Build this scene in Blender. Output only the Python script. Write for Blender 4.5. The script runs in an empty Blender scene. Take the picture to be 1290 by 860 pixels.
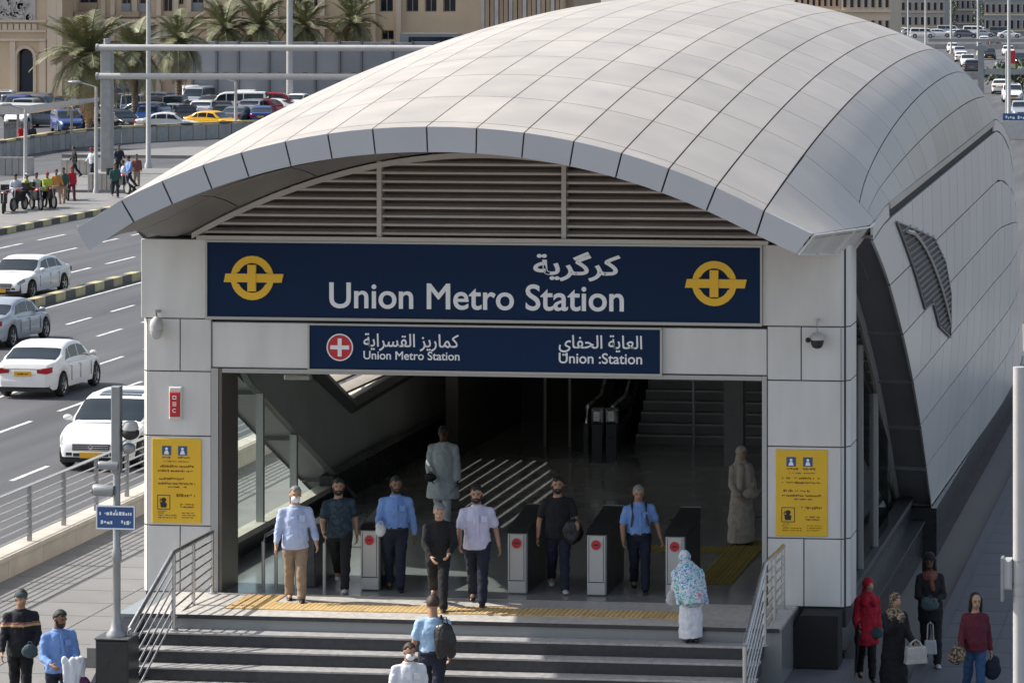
import bpy, bmesh, math, random
from mathutils import Vector, Matrix
random.seed(7)
SC = bpy.context.scene
COL = SC.collection
PI = math.pi
# ---------------------------------------------------------------- camera, world, sun
FPX, PCX, PCY, H = 4400.0, 1000.0, -22.0, 10.6          # focal length and principal point in pixels of a 1290 x 860 frame, camera height
PSI = math.atan(580 / FPX); SN, CS = math.sin(PSI), math.cos(PSI)
cam = bpy.data.cameras.new('camera'); camo = bpy.data.objects.new('camera', cam); COL.objects.link(camo)
camo.location = (0, 0, H); camo.rotation_euler = (PI / 2, 0, PSI)
cam.sensor_fit = 'HORIZONTAL'; cam.sensor_width = 36; cam.lens = 36 * FPX / 1290
cam.shift_x = -(PCX - 645) / 1290; cam.shift_y = -(430 - PCY) / 1290
cam.clip_start = 1; cam.clip_end = 6000
SC.camera = camo
SUN_EL, SUN_BACK = math.radians(42), math.radians(4)
world = bpy.data.worlds.new('World'); SC.world = world; world.use_nodes = True
nt = world.node_tree; bg = nt.nodes['Background']
sky = nt.nodes.new('ShaderNodeTexSky'); sky.sky_type = 'NISHITA'; sky.sun_disc = False
sky.sun_elevation = SUN_EL; sky.sun_rotation = math.radians(-86); sky.dust_density = 2.5; sky.air_density = 1.0
hs = nt.nodes.new('ShaderNodeHueSaturation'); hs.inputs['Saturation'].default_value = .72
nt.links.new(sky.outputs[0], hs.inputs['Color']); nt.links.new(hs.outputs[0], bg.inputs[0]); bg.inputs[1].default_value = 0.145
sun = bpy.data.lights.new('sun', 'SUN'); suno = bpy.data.objects.new('sun', sun); COL.objects.link(suno)
sun.energy = 4.5; sun.angle = math.radians(0.5); sun.color = (1, 0.95, 0.88)
_d = Vector((-math.cos(SUN_EL) * math.cos(SUN_BACK), math.cos(SUN_EL) * math.sin(SUN_BACK), math.sin(SUN_EL)))
suno.rotation_euler = _d.to_track_quat('Z', 'Y').to_euler(); suno.location = (-60, 40, 60)
SC.view_settings.view_transform = 'Standard'; SC.view_settings.look = 'None'
SC.view_settings.exposure = 0.42; SC.view_settings.gamma = 1.0

def at(px, py, z=0.0):                                   # the point at height z seen at a pixel of the photograph
    d = FPX * (H - z) / (py - PCY); r = (px - PCX) * d / FPX
    return Vector((CS * r - SN * d, SN * r + CS * d, z))
def at_y(px, py, Y):
    t = (px - PCX) / FPX; d = Y / (SN * t + CS); r = t * d
    return Vector((CS * r - SN * d, Y, H - (py - PCY) * d / FPX))

# ---------------------------------------------------------------- materials
def mat(name, col, rough=0.6, metal=0.0, var=0.0, scale=4.0, bump=0.0, bscale=60.0, rnd=0.0, emit=None, spec=None, alpha=None, stretch=None):
    m = bpy.data.materials.new(name); m.use_nodes = True
    n = m.node_tree.nodes; l = m.node_tree.links; p = n['Principled BSDF']
    p.inputs['Base Color'].default_value = (*col, 1); p.inputs['Roughness'].default_value = rough; p.inputs['Metallic'].default_value = metal
    if spec is not None: p.inputs['Specular IOR Level'].default_value = spec
    tc = n.new('ShaderNodeTexCoord')
    if var or rnd:
        val = None
        if var:
            no = n.new('ShaderNodeTexNoise'); no.inputs['Scale'].default_value = scale; no.inputs['Detail'].default_value = 6
            mp = n.new('ShaderNodeMapping'); mp.inputs['Scale'].default_value = stretch or (1, 1, 1)
            l.new(tc.outputs['Object'], mp.inputs['Vector']); l.new(mp.outputs[0], no.inputs['Vector'])
            mr = n.new('ShaderNodeMapRange'); mr.inputs[1].default_value = .3; mr.inputs[2].default_value = .7
            mr.inputs[3].default_value = 1 - var; mr.inputs[4].default_value = 1 + var
            l.new(no.outputs[0], mr.inputs[0]); val = mr.outputs[0]
            rr = n.new('ShaderNodeMapRange'); rr.inputs[3].default_value = max(0.02, rough - .12); rr.inputs[4].default_value = min(1, rough + .12)
            l.new(no.outputs[0], rr.inputs[0]); l.new(rr.outputs[0], p.inputs['Roughness'])
        if rnd:
            oi = n.new('ShaderNodeObjectInfo'); r2 = n.new('ShaderNodeMapRange'); r2.inputs[3].default_value = 1 - rnd; r2.inputs[4].default_value = 1 + rnd
            l.new(oi.outputs['Random'], r2.inputs[0])
            if val is None: val = r2.outputs[0]
            else:
                mu = n.new('ShaderNodeMath'); mu.operation = 'MULTIPLY'; l.new(val, mu.inputs[0]); l.new(r2.outputs[0], mu.inputs[1]); val = mu.outputs[0]
        vm = n.new('ShaderNodeVectorMath'); vm.operation = 'SCALE'; vm.inputs[0].default_value = col
        l.new(val, vm.inputs['Scale']); l.new(vm.outputs[0], p.inputs['Base Color'])
    if bump:
        nb = n.new('ShaderNodeTexNoise'); nb.inputs['Scale'].default_value = bscale; nb.inputs['Detail'].default_value = 4
        l.new(tc.outputs['Object'], nb.inputs['Vector'])
        b = n.new('ShaderNodeBump'); b.inputs['Strength'].default_value = bump; b.inputs['Distance'].default_value = .02
        l.new(nb.outputs[0], b.inputs['Height']); l.new(b.outputs[0], p.inputs['Normal'])
    if emit: p.inputs['Emission Color'].default_value = (*col, 1); p.inputs['Emission Strength'].default_value = emit
    return m
def glass(name, tint, mix=0.35, rough=0.02):             # thin pane: part clear, part mirror
    m = bpy.data.materials.new(name); m.use_nodes = True; n = m.node_tree.nodes; l = m.node_tree.links
    n.remove(n['Principled BSDF']); out = n['Material Output']
    tr = n.new('ShaderNodeBsdfTransparent'); tr.inputs[0].default_value = (*tint, 1)
    gl = n.new('ShaderNodeBsdfGlossy'); gl.inputs[1].default_value = rough
    mx = n.new('ShaderNodeMixShader'); mx.inputs[0].default_value = mix
    l.new(tr.outputs[0], mx.inputs[1]); l.new(gl.outputs[0], mx.inputs[2]); l.new(mx.outputs[0], out.inputs[0])
    return m
M = {}
def mk(k, *a, **kw): M[k] = mat(k, *a, **kw)
mk('roof_clad', (.435, .398, .352), .45, var=.10, scale=1.1, rnd=.06, bump=.03, bscale=1.2)
mk('white_clad', (.64, .632, .605), .38, var=.09, scale=2.2, stretch=(1, 1, .25), rnd=.02)
mk('fascia_clad', (.44, .46, .49), .33, var=.04, scale=.9, rnd=.03)  # bluish cast of the reflected sky put into the colour
mk('wall_clad', (.62, .61, .585), .3, metal=.1, rnd=.06)
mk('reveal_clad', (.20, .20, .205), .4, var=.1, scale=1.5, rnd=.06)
mk('joint', (.03, .03, .03), .8)
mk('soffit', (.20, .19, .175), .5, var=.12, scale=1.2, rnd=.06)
mk('slat', (.52, .485, .44), .5, var=.08, scale=2)
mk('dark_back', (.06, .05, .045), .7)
mk('lining', (.62, .66, .63), .5, var=.1, scale=.8, rnd=.05)
mk('black_stone', (.022, .023, .026), .3, var=.15, scale=5)
mk('gate_black', (.018, .019, .021), .35)
mk('granite', (.07, .072, .076), .42, var=.25, scale=14, bump=.1)
mk('gate_grey', (.50, .485, .455), .4, var=.04, scale=3)
mk('landing_stone', (.50, .475, .44), .5, var=.18, scale=10, bump=.1)
mk('louvre_brown', (.12, .085, .07), .7)
mk('tread', (.36, .35, .34), .5, var=.18, scale=10, bump=.1)  # step granite with its sunlit tone put into the colour
mk('riser', (.035, .036, .04), .4, var=.25, scale=12)  # same granite, darkened in colour for the shade on its upright faces
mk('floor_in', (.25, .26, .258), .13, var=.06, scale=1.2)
mk('tactile', (.55, .38, .17), .6, var=.15, scale=12, rnd=.1)
mk('tactile_dark', (.30, .22, .05), .6, var=.15, scale=12, rnd=.1)
mk('steel', (.55, .55, .55), .28, metal=.9, var=.08, scale=6)
mk('steel_dull', (.42, .43, .44), .42, metal=.6, var=.1, scale=6)
mk('frame_brown', (.16, .14, .12), .4, metal=.5)
mk('frame_grey', (.40, .40, .385), .4, metal=.3)
mk('sign_blue', (.002, .019, .064), .5, var=.06, scale=2, spec=.18)
mk('sign_frame', (.42, .42, .40), .35, metal=.5)
mk('letter', (.84, .85, .86), .45)
mk('emblem', (.84, .50, .025), .45)
mk('emblem_red', (.55, .02, .03), .45)
mk('poster', (.76, .46, .02), .5, var=.05, scale=3)
mk('ink', (.20, .08, .01), .7)
mk('ink_dark', (.03, .025, .02), .7)
mk('picto', (.03, .09, .25), .5)
mk('red', (.50, .02, .025), .4)
mk('asphalt', (.078, .079, .084), .75, var=.30, scale=1.1, bump=.25, bscale=25, stretch=(1, .06, 1))
mk('paint_white', (.60, .60, .58), .65, var=.35, scale=5)
mk('kerb_yellow', (.46, .40, .22), .7, var=.2, scale=4, rnd=.12)
mk('leaf_slat', (.17, .165, .16), .5, var=.08, scale=3)
mk('kerb_black', (.10, .095, .085), .7, var=.2, scale=4, rnd=.12)
mk('pave', (.21, .205, .195), .7, var=.10, scale=1.1, bump=.12, rnd=.05)
mk('hall_ceiling', (.55, .54, .52), .7)
mk('void_black', (.007, .007, .008), .75, var=.3, scale=5)
mk('pave_light', (.20, .195, .187), .75, var=.1, scale=1.2, bump=.12, rnd=.06)
mk('pave_cool', (.135, .135, .142), .7, var=.14, scale=.9, bump=.12, rnd=.03)
mk('ground', (.24, .215, .19), .85, var=.18, scale=.05)
mk('sand', (.42, .30, .19), .9, var=.18, scale=.5)
mk('stone', (.48, .44, .38), .7, var=.12, scale=2, bump=.1, rnd=.05)
mk('concrete', (.36, .345, .325), .75, var=.14, scale=1, rnd=.06)
mk('tan_stone', (.56, .43, .29), .8, var=.1, scale=.25, bump=.1, bscale=6)
mk('tan_light', (.60, .49, .37), .8, var=.08, scale=.3, rnd=.04)
mk('tan_dark', (.42, .31, .21), .8, var=.1, scale=.4)
mk('relief', (.50, .46, .42), .8, var=.1, scale=1)
mk('pane_dark', (.012, .022, .040), .12)
mk('hoard', (.26, .27, .28), .55, var=.1, scale=.4, rnd=.13)
mk('hoard_post', (.16, .165, .17), .5)
mk('galv', (.30, .31, .315), .45, metal=.45, var=.12, scale=3)
mk('pole_white', (.46, .455, .44), .4, var=.06, scale=3)
mk('trunk', (.17, .125, .09), .9, var=.3, scale=8, bump=.5, bscale=14)
mk('frond', (.17, .175, .085), .6, var=.3, scale=2, rnd=.25)
mk('frond_dry', (.26, .20, .11), .7, var=.3, scale=2, rnd=.25)
mk('leaf', (.055, .075, .04), .6, var=.3, scale=1.5, rnd=.2)
mk('tyre', (.018, .018, .019), .75)
mk('rim', (.42, .43, .44), .3, metal=.8)
mk('car_glass', (.018, .028, .036), .05, spec=.45)
mk('car_white', (.74, .74, .73), .18, var=.02)
mk('car_silver', (.40, .43, .47), .2, metal=.35)
mk('car_black', (.012, .012, .014), .15)
mk('car_blue', (.02, .05, .18), .18)
mk('car_grey', (.14, .15, .165), .2, metal=.3)
mk('car_yellow', (.72, .38, .015), .25)
mk('car_red', (.35, .02, .02), .2)
mk('plastic', (.02, .02, .022), .5)
mk('lamp_clear', (.30, .32, .34), .08, metal=.5)
mk('lamp_red', (.38, .008, .012), .15)
mk('chrome', (.7, .7, .7), .12, metal=1)
mk('plate', (.75, .40, .02), .5)
mk('eye', (.02, .014, .01), .2)
mk('lip', (.30, .12, .09), .5)
mk('mask_white', (.78, .80, .82), .7)
M['clear'] = glass('clear_glass', (.88, .93, .91), .05)
M['dark_glass'] = glass('dark_glass', (.40, .46, .48), .30)
def banded(name, bands, base):                           # colours in bands up a garment
    m = mat(name, base, .85); n = m.node_tree.nodes; l = m.node_tree.links; p = n['Principled BSDF']
    tc = n.new('ShaderNodeTexCoord'); sx = n.new('ShaderNodeSeparateXYZ'); l.new(tc.outputs['Object'], sx.inputs[0])
    mr = n.new('ShaderNodeMapRange'); mr.inputs[2].default_value = 2; l.new(sx.outputs[2], mr.inputs[0])
    cr = n.new('ShaderNodeValToRGB'); cr.color_ramp.interpolation = 'CONSTANT'; e = cr.color_ramp.elements
    e[0].color = (*base, 1); e[1].position = bands[0][0] / 2; e[1].color = (*bands[0][1], 1)
    for z, c in bands[1:]: k = e.new(z / 2); k.color = (*c, 1)
    l.new(mr.outputs[0], cr.inputs[0]); l.new(cr.outputs[0], p.inputs['Base Color']); M[name] = m
banded('striped_jumper', [(1.235, (.55, .36, .16)), (1.27, (.30, .12, .10)), (1.30, (.015, .014, .02))], (.012, .012, .016))
def patterned(name, cols, scale, rough=.8):              # printed cloth
    m = mat(name, cols[0], rough); n = m.node_tree.nodes; l = m.node_tree.links; p = n['Principled BSDF']
    tc = n.new('ShaderNodeTexCoord'); no = n.new('ShaderNodeTexNoise'); no.inputs['Scale'].default_value = scale; no.inputs['Detail'].default_value = 3
    l.new(tc.outputs['Object'], no.inputs['Vector'])
    cr = n.new('ShaderNodeValToRGB'); cr.color_ramp.interpolation = 'CONSTANT'; e = cr.color_ramp.elements
    e[0].color = (*cols[0], 1); k = len(cols)
    e[1].position = .70; e[1].color = (*cols[-1], 1)
    for i, c in enumerate(cols[1:-1]): q = e.new(.34 + .36 * i / max(1, k - 2)); q.color = (*c, 1)
    l.new(no.outputs[0], cr.inputs[0]); l.new(cr.outputs[0], p.inputs['Base Color']); M[name] = m
patterned('print_cloth', [(.55, .58, .66), (.10, .22, .50), (.62, .63, .70), (.05, .36, .38), (.60, .62, .70), (.50, .52, .66), (.10, .42, .33), (.62, .63, .72), (.55, .20, .22), (.62, .63, .72)], 5.5)
patterned('print_tee', [(.012, .028, .045), (.012, .028, .045), (.03, .05, .07), (.012, .028, .045)], 16)
patterned('floral_scarf', [(.30, .17, .08), (.05, .04, .03), (.33, .25, .15), (.05, .05, .04)], 30)
patterned('abaya_beige', [(.50, .42, .35), (.54, .46, .39), (.45, .37, .32), (.52, .41, .36)], 9)

# ---------------------------------------------------------------- mesh builder
class MB:
    def __init__(s): s.v = []; s.f = []; s.mi = []; s.cur = 0
    def add(s, vs, fs):
        o = len(s.v); s.v += [tuple(p) for p in vs]
        for f in fs: s.f.append(tuple(i + o for i in f)); s.mi.append(s.cur)
        return s
    def box(s, x0, x1, y0, y1, z0, z1):
        return s.add([(x0, y0, z0), (x1, y0, z0), (x1, y1, z0), (x0, y1, z0), (x0, y0, z1), (x1, y0, z1), (x1, y1, z1), (x0, y1, z1)],
                     [(3, 2, 1, 0), (4, 5, 6, 7), (0, 1, 5, 4), (1, 2, 6, 5), (2, 3, 7, 6), (3, 0, 4, 7)])
    def bbox(s, x0, x1, y0, y1, z0, z1, b=.01):          # box with bevelled edges on its front and upright sides
        x = [x0, x0 + b, x1 - b, x1]; z = [z0, z0 + b, z1 - b, z1]
        fr = [(x[1], y0, z[1]), (x[2], y0, z[1]), (x[2], y0, z[2]), (x[1], y0, z[2])]
        ou = [(x0, y0 + b, z0), (x1, y0 + b, z0), (x1, y0 + b, z1), (x0, y0 + b, z1)]
        ba = [(x0, y1, z0), (x1, y1, z0), (x1, y1, z1), (x0, y1, z1)]
        f = [(0, 1, 2, 3), (11, 10, 9, 8)]
        for a in (0, 4):
            for i in range(4): j = (i + 1) % 4; f.append((a + 4 + i, a + 4 + j, a + j, a + i))
        return s.add(fr + ou + ba, f)
    def obox(s, c, dx, dy, dz, ax, ay, az):              # oriented box, half sizes along three axes
        c = Vector(c); X, Y, Z = Vector(ax) * dx, Vector(ay) * dy, Vector(az) * dz
        return s.add([c - X - Y - Z, c + X - Y - Z, c + X + Y - Z, c - X + Y - Z, c - X - Y + Z, c + X - Y + Z, c + X + Y + Z, c - X + Y + Z],
                     [(3, 2, 1, 0), (4, 5, 6, 7), (0, 1, 5, 4), (1, 2, 6, 5), (2, 3, 7, 6), (3, 0, 4, 7)])
    def tube(s, pts, r, n=8, cap=True):
        pts = [Vector(p) for p in pts]; rs = r if isinstance(r, (list, tuple)) else [r] * len(pts); o = len(s.v); rings = []
        for i, p in enumerate(pts):
            t = (pts[min(i + 1, len(pts) - 1)] - pts[max(i - 1, 0)]).normalized()
            a = Vector((0, 0, 1)) if abs(t.z) < .9 else Vector((0, 1, 0)); u = t.cross(a).normalized(); w = t.cross(u)
            rings += [p + u * math.cos(2 * PI * k / n) * rs[i] + w * math.sin(2 * PI * k / n) * rs[i] for k in range(n)]
        f = [(i * n + k, i * n + (k + 1) % n, (i + 1) * n + (k + 1) % n, (i + 1) * n + k) for i in range(len(pts) - 1) for k in range(n)]
        f = [q[::-1] for q in f]
        if cap: f += [tuple(range(n)), tuple(reversed(range((len(pts) - 1) * n, len(pts) * n)))]
        return s.add(rings, f)
    def bar(s, a, b, w, h):                              # square bar between two points
        a, b = Vector(a), Vector(b); t = (b - a).normalized(); up = Vector((0, 0, 1)) if abs(t.z) < .95 else Vector((0, 1, 0))
        u = t.cross(up).normalized(); q = u.cross(t)
        return s.obox((a + b) / 2, w / 2, (b - a).length / 2, h / 2, u, t, q)
    def lathe(s, prof, n=16, c=(0, 0, 0)):
        vs = [(c[0] + r * math.cos(2 * PI * k / n), c[1] + r * math.sin(2 * PI * k / n), c[2] + z) for r, z in prof for k in range(n)]
        f = [(i * n + k, i * n + (k + 1) % n, (i + 1) * n + (k + 1) % n, (i + 1) * n + k) for i in range(len(prof) - 1) for k in range(n)]
        f += [tuple(reversed(range(n))), tuple(range((len(prof) - 1) * n, len(prof) * n))]
        return s.add(vs, f)
    def ell(s, c, r, nu=12, nv=8, R=None):
        c = Vector(c); vs = []
        for j in range(nv + 1):
            a = -PI / 2 + PI * j / nv
            for k in range(nu):
                p = Vector((r[0] * math.cos(a) * math.cos(2 * PI * k / nu), r[1] * math.cos(a) * math.sin(2 * PI * k / nu), r[2] * math.sin(a)))
                vs.append(c + (R @ p if R else p))
        return s.add(vs, [(j * nu + k, j * nu + (k + 1) % nu, (j + 1) * nu + (k + 1) % nu, (j + 1) * nu + k) for j in range(nv) for k in range(nu)])
    def grid(s, fn, nu, nv):
        return s.add([fn(i / nu, j / nv) for j in range(nv + 1) for i in range(nu + 1)],
                     [(j * (nu + 1) + i, j * (nu + 1) + i + 1, (j + 1) * (nu + 1) + i + 1, (j + 1) * (nu + 1) + i) for j in range(nv) for i in range(nu)])
    def prism(s, poly, y0, y1, plane='xz'):              # polygon pushed through a depth
        n = len(poly)
        P = (lambda a, b, t: (a, t, b)) if plane == 'xz' else (lambda a, b, t: (a, b, t)) if plane == 'xy' else (lambda a, b, t: (t, a, b))
        return s.add([P(a, b, y0) for a, b in poly] + [P(a, b, y1) for a, b in poly],
                     [tuple(range(n)), tuple(reversed(range(n, 2 * n)))] + [(i + n, (i + 1) % n + n, (i + 1) % n, i) for i in range(n)])
    def mesh(s, name, mats, smooth=False, org=None):
        me = bpy.data.meshes.new(name)
        v = s.v if org is None else [(p[0] - org[0], p[1] - org[1], p[2] - org[2]) for p in s.v]
        me.from_pydata(v, [], s.f)
        if not isinstance(mats, (list, tuple)): mats = [mats]
        for m in mats: me.materials.append(M[m] if isinstance(m, str) else m)
        if len(mats) > 1: me.polygons.foreach_set('material_index', s.mi)
        bm = bmesh.new(); bm.from_mesh(me); bmesh.ops.recalc_face_normals(bm, faces=bm.faces[:]); bm.to_mesh(me); bm.free()
        if smooth:
            me.polygons.foreach_set('use_smooth', [True] * len(me.polygons))
            if smooth != 'all': me.set_sharp_from_angle(angle=math.radians(40))
        me.update(); return me
    def build(s, name, mats, parent=None, smooth=False, world=True):
        org = parent.location if (parent is not None and world) else None
        if parent is not None and world and parent.parent is not None: org = parent.location + parent.parent.location
        return link(name, s.mesh(name, mats, smooth, org), parent)
def link(name, me, parent=None):
    o = bpy.data.objects.new(name, me); COL.objects.link(o)
    if parent is not None: o.parent = parent
    return o
def tag(o, label, cat, group=None):
    o['label'] = label; o['category'] = cat
    if group: o['group'] = group
    return o
def thing(name, label, cat, loc=(0, 0, 0), rz=0, group=None):
    o = bpy.data.objects.new(name, None); COL.objects.link(o); o.location = loc; o.rotation_euler = (0, 0, rz); o.empty_display_size = .3
    return tag(o, label, cat, group)
def struct(o): o['kind'] = 'structure'; return o
def stuff(o): o['kind'] = 'stuff'; return o
KIDS = {}
def dup(root, loc=None, rz=None, label=None, group=None, scale=None):
    def cp(o, par):
        c = o.copy(); COL.objects.link(c)
        if par is not None: c.parent = par
        for ch in o.children: cp(ch, c)
        return c
    r = cp(root, None)
    if loc is not None: r.location = loc
    if rz is not None: r.rotation_euler = (0, 0, rz)
    if label: r['label'] = label
    if group: r['group'] = group
    if scale: r.scale = (scale,) * 3 if not isinstance(scale, (tuple, list)) else scale
    return r
# ---------------------------------------------------------------- ground, roads, pavements
def sheet(name, x0, x1, y0, y1, z, m, nx=1, ny=1):
    return struct(MB().grid(lambda u, v: (x0 + (x1 - x0) * u, y0 + (y1 - y0) * v, z), nx, ny).build(name, m))
RZ = -0.12                                               # road surface, a kerb below the pavements
sheet('ground', -2500, 2500, -400, 4000, RZ - .02, 'ground', 8, 8)
sheet('near_carriageway', -39.9, -22.35, 20, 420, RZ - .012, 'asphalt')
sheet('far_carriageway', -52.6, -40.2, 20, 420, RZ - .008, 'asphalt')
sheet('cross_road', -150, -53.3, 168, 205, RZ - .010, 'asphalt')
sheet('car_park', -190, -53.4, 205.5, 292, RZ - .006, 'asphalt')
sheet('right_highway', -48, 60, 110, 330, RZ - .0102, 'asphalt')
sheet('far_highway', -190, 90, 330.5, 1500, RZ - .010, 'asphalt')
def slab(name, x0, x1, y0, y1, z0, z1, m): return struct(MB().box(x0, x1, y0, y1, z0, z1).build(name, m))
slab('left_pavement', -22.0, -17.95, 30, 130, RZ - .1, 0, 'pave_light')
slab('forecourt_pavement', -17.95, -5.2, 30, 47.9, RZ - .1, .001, 'pave_light')
slab('right_pavement', -5.2, 16, 30, 110, RZ - .1, .002, 'pave_cool')
slab('plaza_pavement', -62, -53.3, 120, 170, RZ - .1, 0, 'pave')
# pavement slabs of the near left walk and the right walk, laid as separate flags
def flags(parent, x0, x1, y0, y1, sx, sy, z, m, name='paving_slab'):
    me = MB().bbox(0, 1, 0, 1, 0, 1).mesh  # noqa
    b = MB(); e = .012
    b.add([(e, e, .008), (sx - e, e, .008), (sx - e, sy - e, .008), (e, sy - e, .008), (e, e, -.01), (sx - e, e, -.01), (sx - e, sy - e, -.01), (e, sy - e, -.01)],
          [(0, 1, 2, 3), (4, 5, 1, 0), (5, 6, 2, 1), (6, 7, 3, 2), (7, 4, 0, 3)])
    me = b.mesh(name, m); n = 0
    for i in range(round((x1 - x0) / sx)):
        for j in range(round((y1 - y0) / sy)):
            o = link(name, me, parent); o.location = (x0 + i * sx, y0 + j * sy, z); n += 1
RP = bpy.data.objects['right_pavement']; LP = bpy.data.objects['left_pavement']
flags(RP, -5.0, -1.4, 48.0, 79.2, .9, 1.2, .002, 'pave_cool')
flags(LP, -21.9, -18.0, 48, 66, 1.3, 1.2, 0, 'pave_light')
# lane dashes
def dashes(X, Y0, Y1, L, P, z, w=.12, name='lane_marking'):
    b = MB(); y = Y0
    while y < Y1:
        b.box(X - w / 2, X + w / 2, y, y + L, z - .003, z + .004); y += P
    return struct(b.build(name, 'paint_white'))
for X, Y0 in ((-26.55, 72.4), (-29.68, 75.7), (-32.2, 73.1), (-34.8, 76.5), (-36.95, 75.6)): dashes(X, Y0 - 34.4, 240, 2.3, 4.3, RZ - .010)
for X, Y0 in ((-43.4, 91), (-47.2, 90), (-50.2, 92)): dashes(X, Y0 - 30, 240, 3.4, 5.2, RZ - .006, .14)
struct(MB().box(-39.55, -39.43, 30, 300, RZ - .014, RZ - .008).build('edge_line', 'paint_white'))
# painted kerbs, block by block
def kerb_line(name, pts, w, h, L, z0):
    e = struct(MB().tube([(p[0], p[1], z0 + .01) for p in pts], .02, 4).build(name, 'kerb_black'))
    my = MB().bbox(-w / 2, w / 2, 0, L - .015, 0, h, .02).mesh('kerb_block', 'kerb_yellow'); mb = MB().bbox(-w / 2, w / 2, 0, L - .015, 0, h, .02).mesh('kerb_block', 'kerb_black')
    k = 0
    for a, b in zip(pts, pts[1:]):
        a, b = Vector((*a, z0)), Vector((*b, z0)); d = (b - a); n = int(d.length / L); ang = math.atan2(-d.x, d.y)
        for i in range(n):
            o = link('kerb_block', my if k % 2 else mb, e); o.location = a + d * (i / n); o.rotation_euler = (0, 0, ang); k += 1
    return e
kerb_line('median_kerb', [(-40.05, 104), (-40.05, 190)], .34, .30, 1.0, RZ - .02)
kerb_line('plaza_kerb', [(-53.0, 118), (-53.05, 166)], .34, .26, 1.1, RZ - .02)

# ---------------------------------------------------------------- the metro station
XC, YF, YR = -11.40, 51.36, 48.06                        # centre line, facade plane, front rim of the roof
ST = thing('metro_station', 'metro station entrance with arched pale panelled roof and blue signs over a wide opening', 'station', (XC, YF, 0))
XL, XR_ = -16.0, -6.75                                    # outer seams of the crown
def rise(Y): t = (72.5 - Y) / 24.5; return 1.78 * (1 - t * t) if Y < 72.5 else 1.78 * (1 - ((Y - 72.5) / 12.5) ** 2)
R0 = rise(YR)
def zA(X, Y): return 8.57 - 1.47 * (abs(X + 11.45) / 5.3) ** 2.1 + rise(Y) - R0
def taper(Y): return -.82 * (max(0, Y - 79) / 14) ** 2
def mir(p): return (2 * -11.37 - p[0], p[1], p[2])
def ridge(Y):
    if Y < 51.9: t = (Y - YR) / (51.9 - YR); return Vector((-6.07 + .40 * t, Y, 7.11 - .15 * t))
    t = min(1, (Y - 51.9) / 3); a = 6.96 + .2 * math.sin(t * PI / 2)
    z = a + (.42 * (Y - 54.9) / 22 if Y > 54.9 else 0); 
    if Y > 77: z = 7.58 - .06 * (Y - 77) ** 1.5
    return Vector((-5.67 + taper(Y), Y, z))
def SB(t, Y):                                            # flank of the roof between the outer seam and the eave ridge
    p = Vector((XR_, Y, zA(XR_, Y))); q = ridge(Y); k = min(1, max(0, (Y - 50) / 14)) * (1 if Y < 70 else max(.2, 1 - (Y - 70) / 14))
    b = math.sin(PI * t)
    return p.lerp(q, t) + Vector((.20 * k * b, 0, .20 * k * b))
def W(Y, q):                                             # side wall
    r = ridge(max(Y, 51.9)); x0 = -6.0 + .012 * (Y - 65) + taper(Y) * .5
    s = math.sin(q * PI / 2)
    rn = 7.16 + .42 * (min(Y, 77) - 54.9) / 22 if Y > 54.9 else r.z; e = min(1, max(0, (q - .45) / .55)); e = e * e * (3 - 2 * e)
    return Vector((x0 + (r.x - x0) * s + .10 * math.sin(PI * q), Y, .8 + (rn - .8) * q - (rn - r.z) * e))
def yedge(z, s=0): return 51.9 + (7.0 - z) * (13.4 / 6.2) - (2.75 * min(1, max(0, (6.0 - z) / 1.4)) if s else 0)
def patch(S, a0, a1, b0, b1, n, m, ga, gb, th=.05, flip=False):
    b = MB(); a0 += ga; a1 -= ga; b0 += gb; b1 -= gb
    P = [[Vector(S(a0 + (a1 - a0) * i / n, b0 + (b1 - b0) * j / m)) for i in range(n + 1)] for j in range(m + 1)]
    vs = [p for r in P for p in r]; w = n + 1
    f = [(j * w + i, j * w + i + 1, (j + 1) * w + i + 1, (j + 1) * w + i) for j in range(m) for i in range(n)]
    nrm = (P[0][n] - P[0][0]).cross(P[m][0] - P[0][0]).normalized() * (-1 if flip else 1)
    rim = [i for i in range(w)] + [j * w + n for j in range(1, m + 1)] + [m * w + i for i in range(n - 1, -1, -1)] + [j * w for j in range(m - 1, 0, -1)]
    o = len(vs); vs += [vs[i] - nrm * th for i in rim]; L = len(rim)
    f += [(rim[k], rim[(k + 1) % L], o + (k + 1) % L, o + k) for k in range(L)]
    b.add(vs, f); return b
COLS = [-16.0, -15.40, -14.80, -14.24, -13.60, -12.98, -12.33, -11.55, -10.83, -10.15, -9.44, -8.76, -8.09, -7.43, -6.75]
ROWS = [YR, YR + .38] + [YR + .38 + 2.15 * k for k in range(1, 13)] + [77, 79.5, 82, 84.5, 87, 89.5, 92]
SA = lambda X, Y: (X, Y, zA(X, Y))
for r in range(len(ROWS) - 1):
    for c in range(len(COLS) - 1):
        patch(SA, COLS[c], COLS[c + 1], ROWS[r], ROWS[r + 1], 2, 3, .011, .012).build('roof_panel', 'roof_clad', ST, smooth=True)
FR = [YR + .02, 50.2, 52.4] + [52.4 + 2.15 * k for k in range(1, 12)] + [78.5, 81, 83.5, 86, 89, 92]
def fan(k, Y):                                           # seams of the flank converge on the front corner
    c = 1 - math.exp(-max(0, Y - 51.2) / 5.5); return (1 - c) * (.0, .86, .93, 1)[k] + c * (.0, .36, .70, 1)[k]
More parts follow.
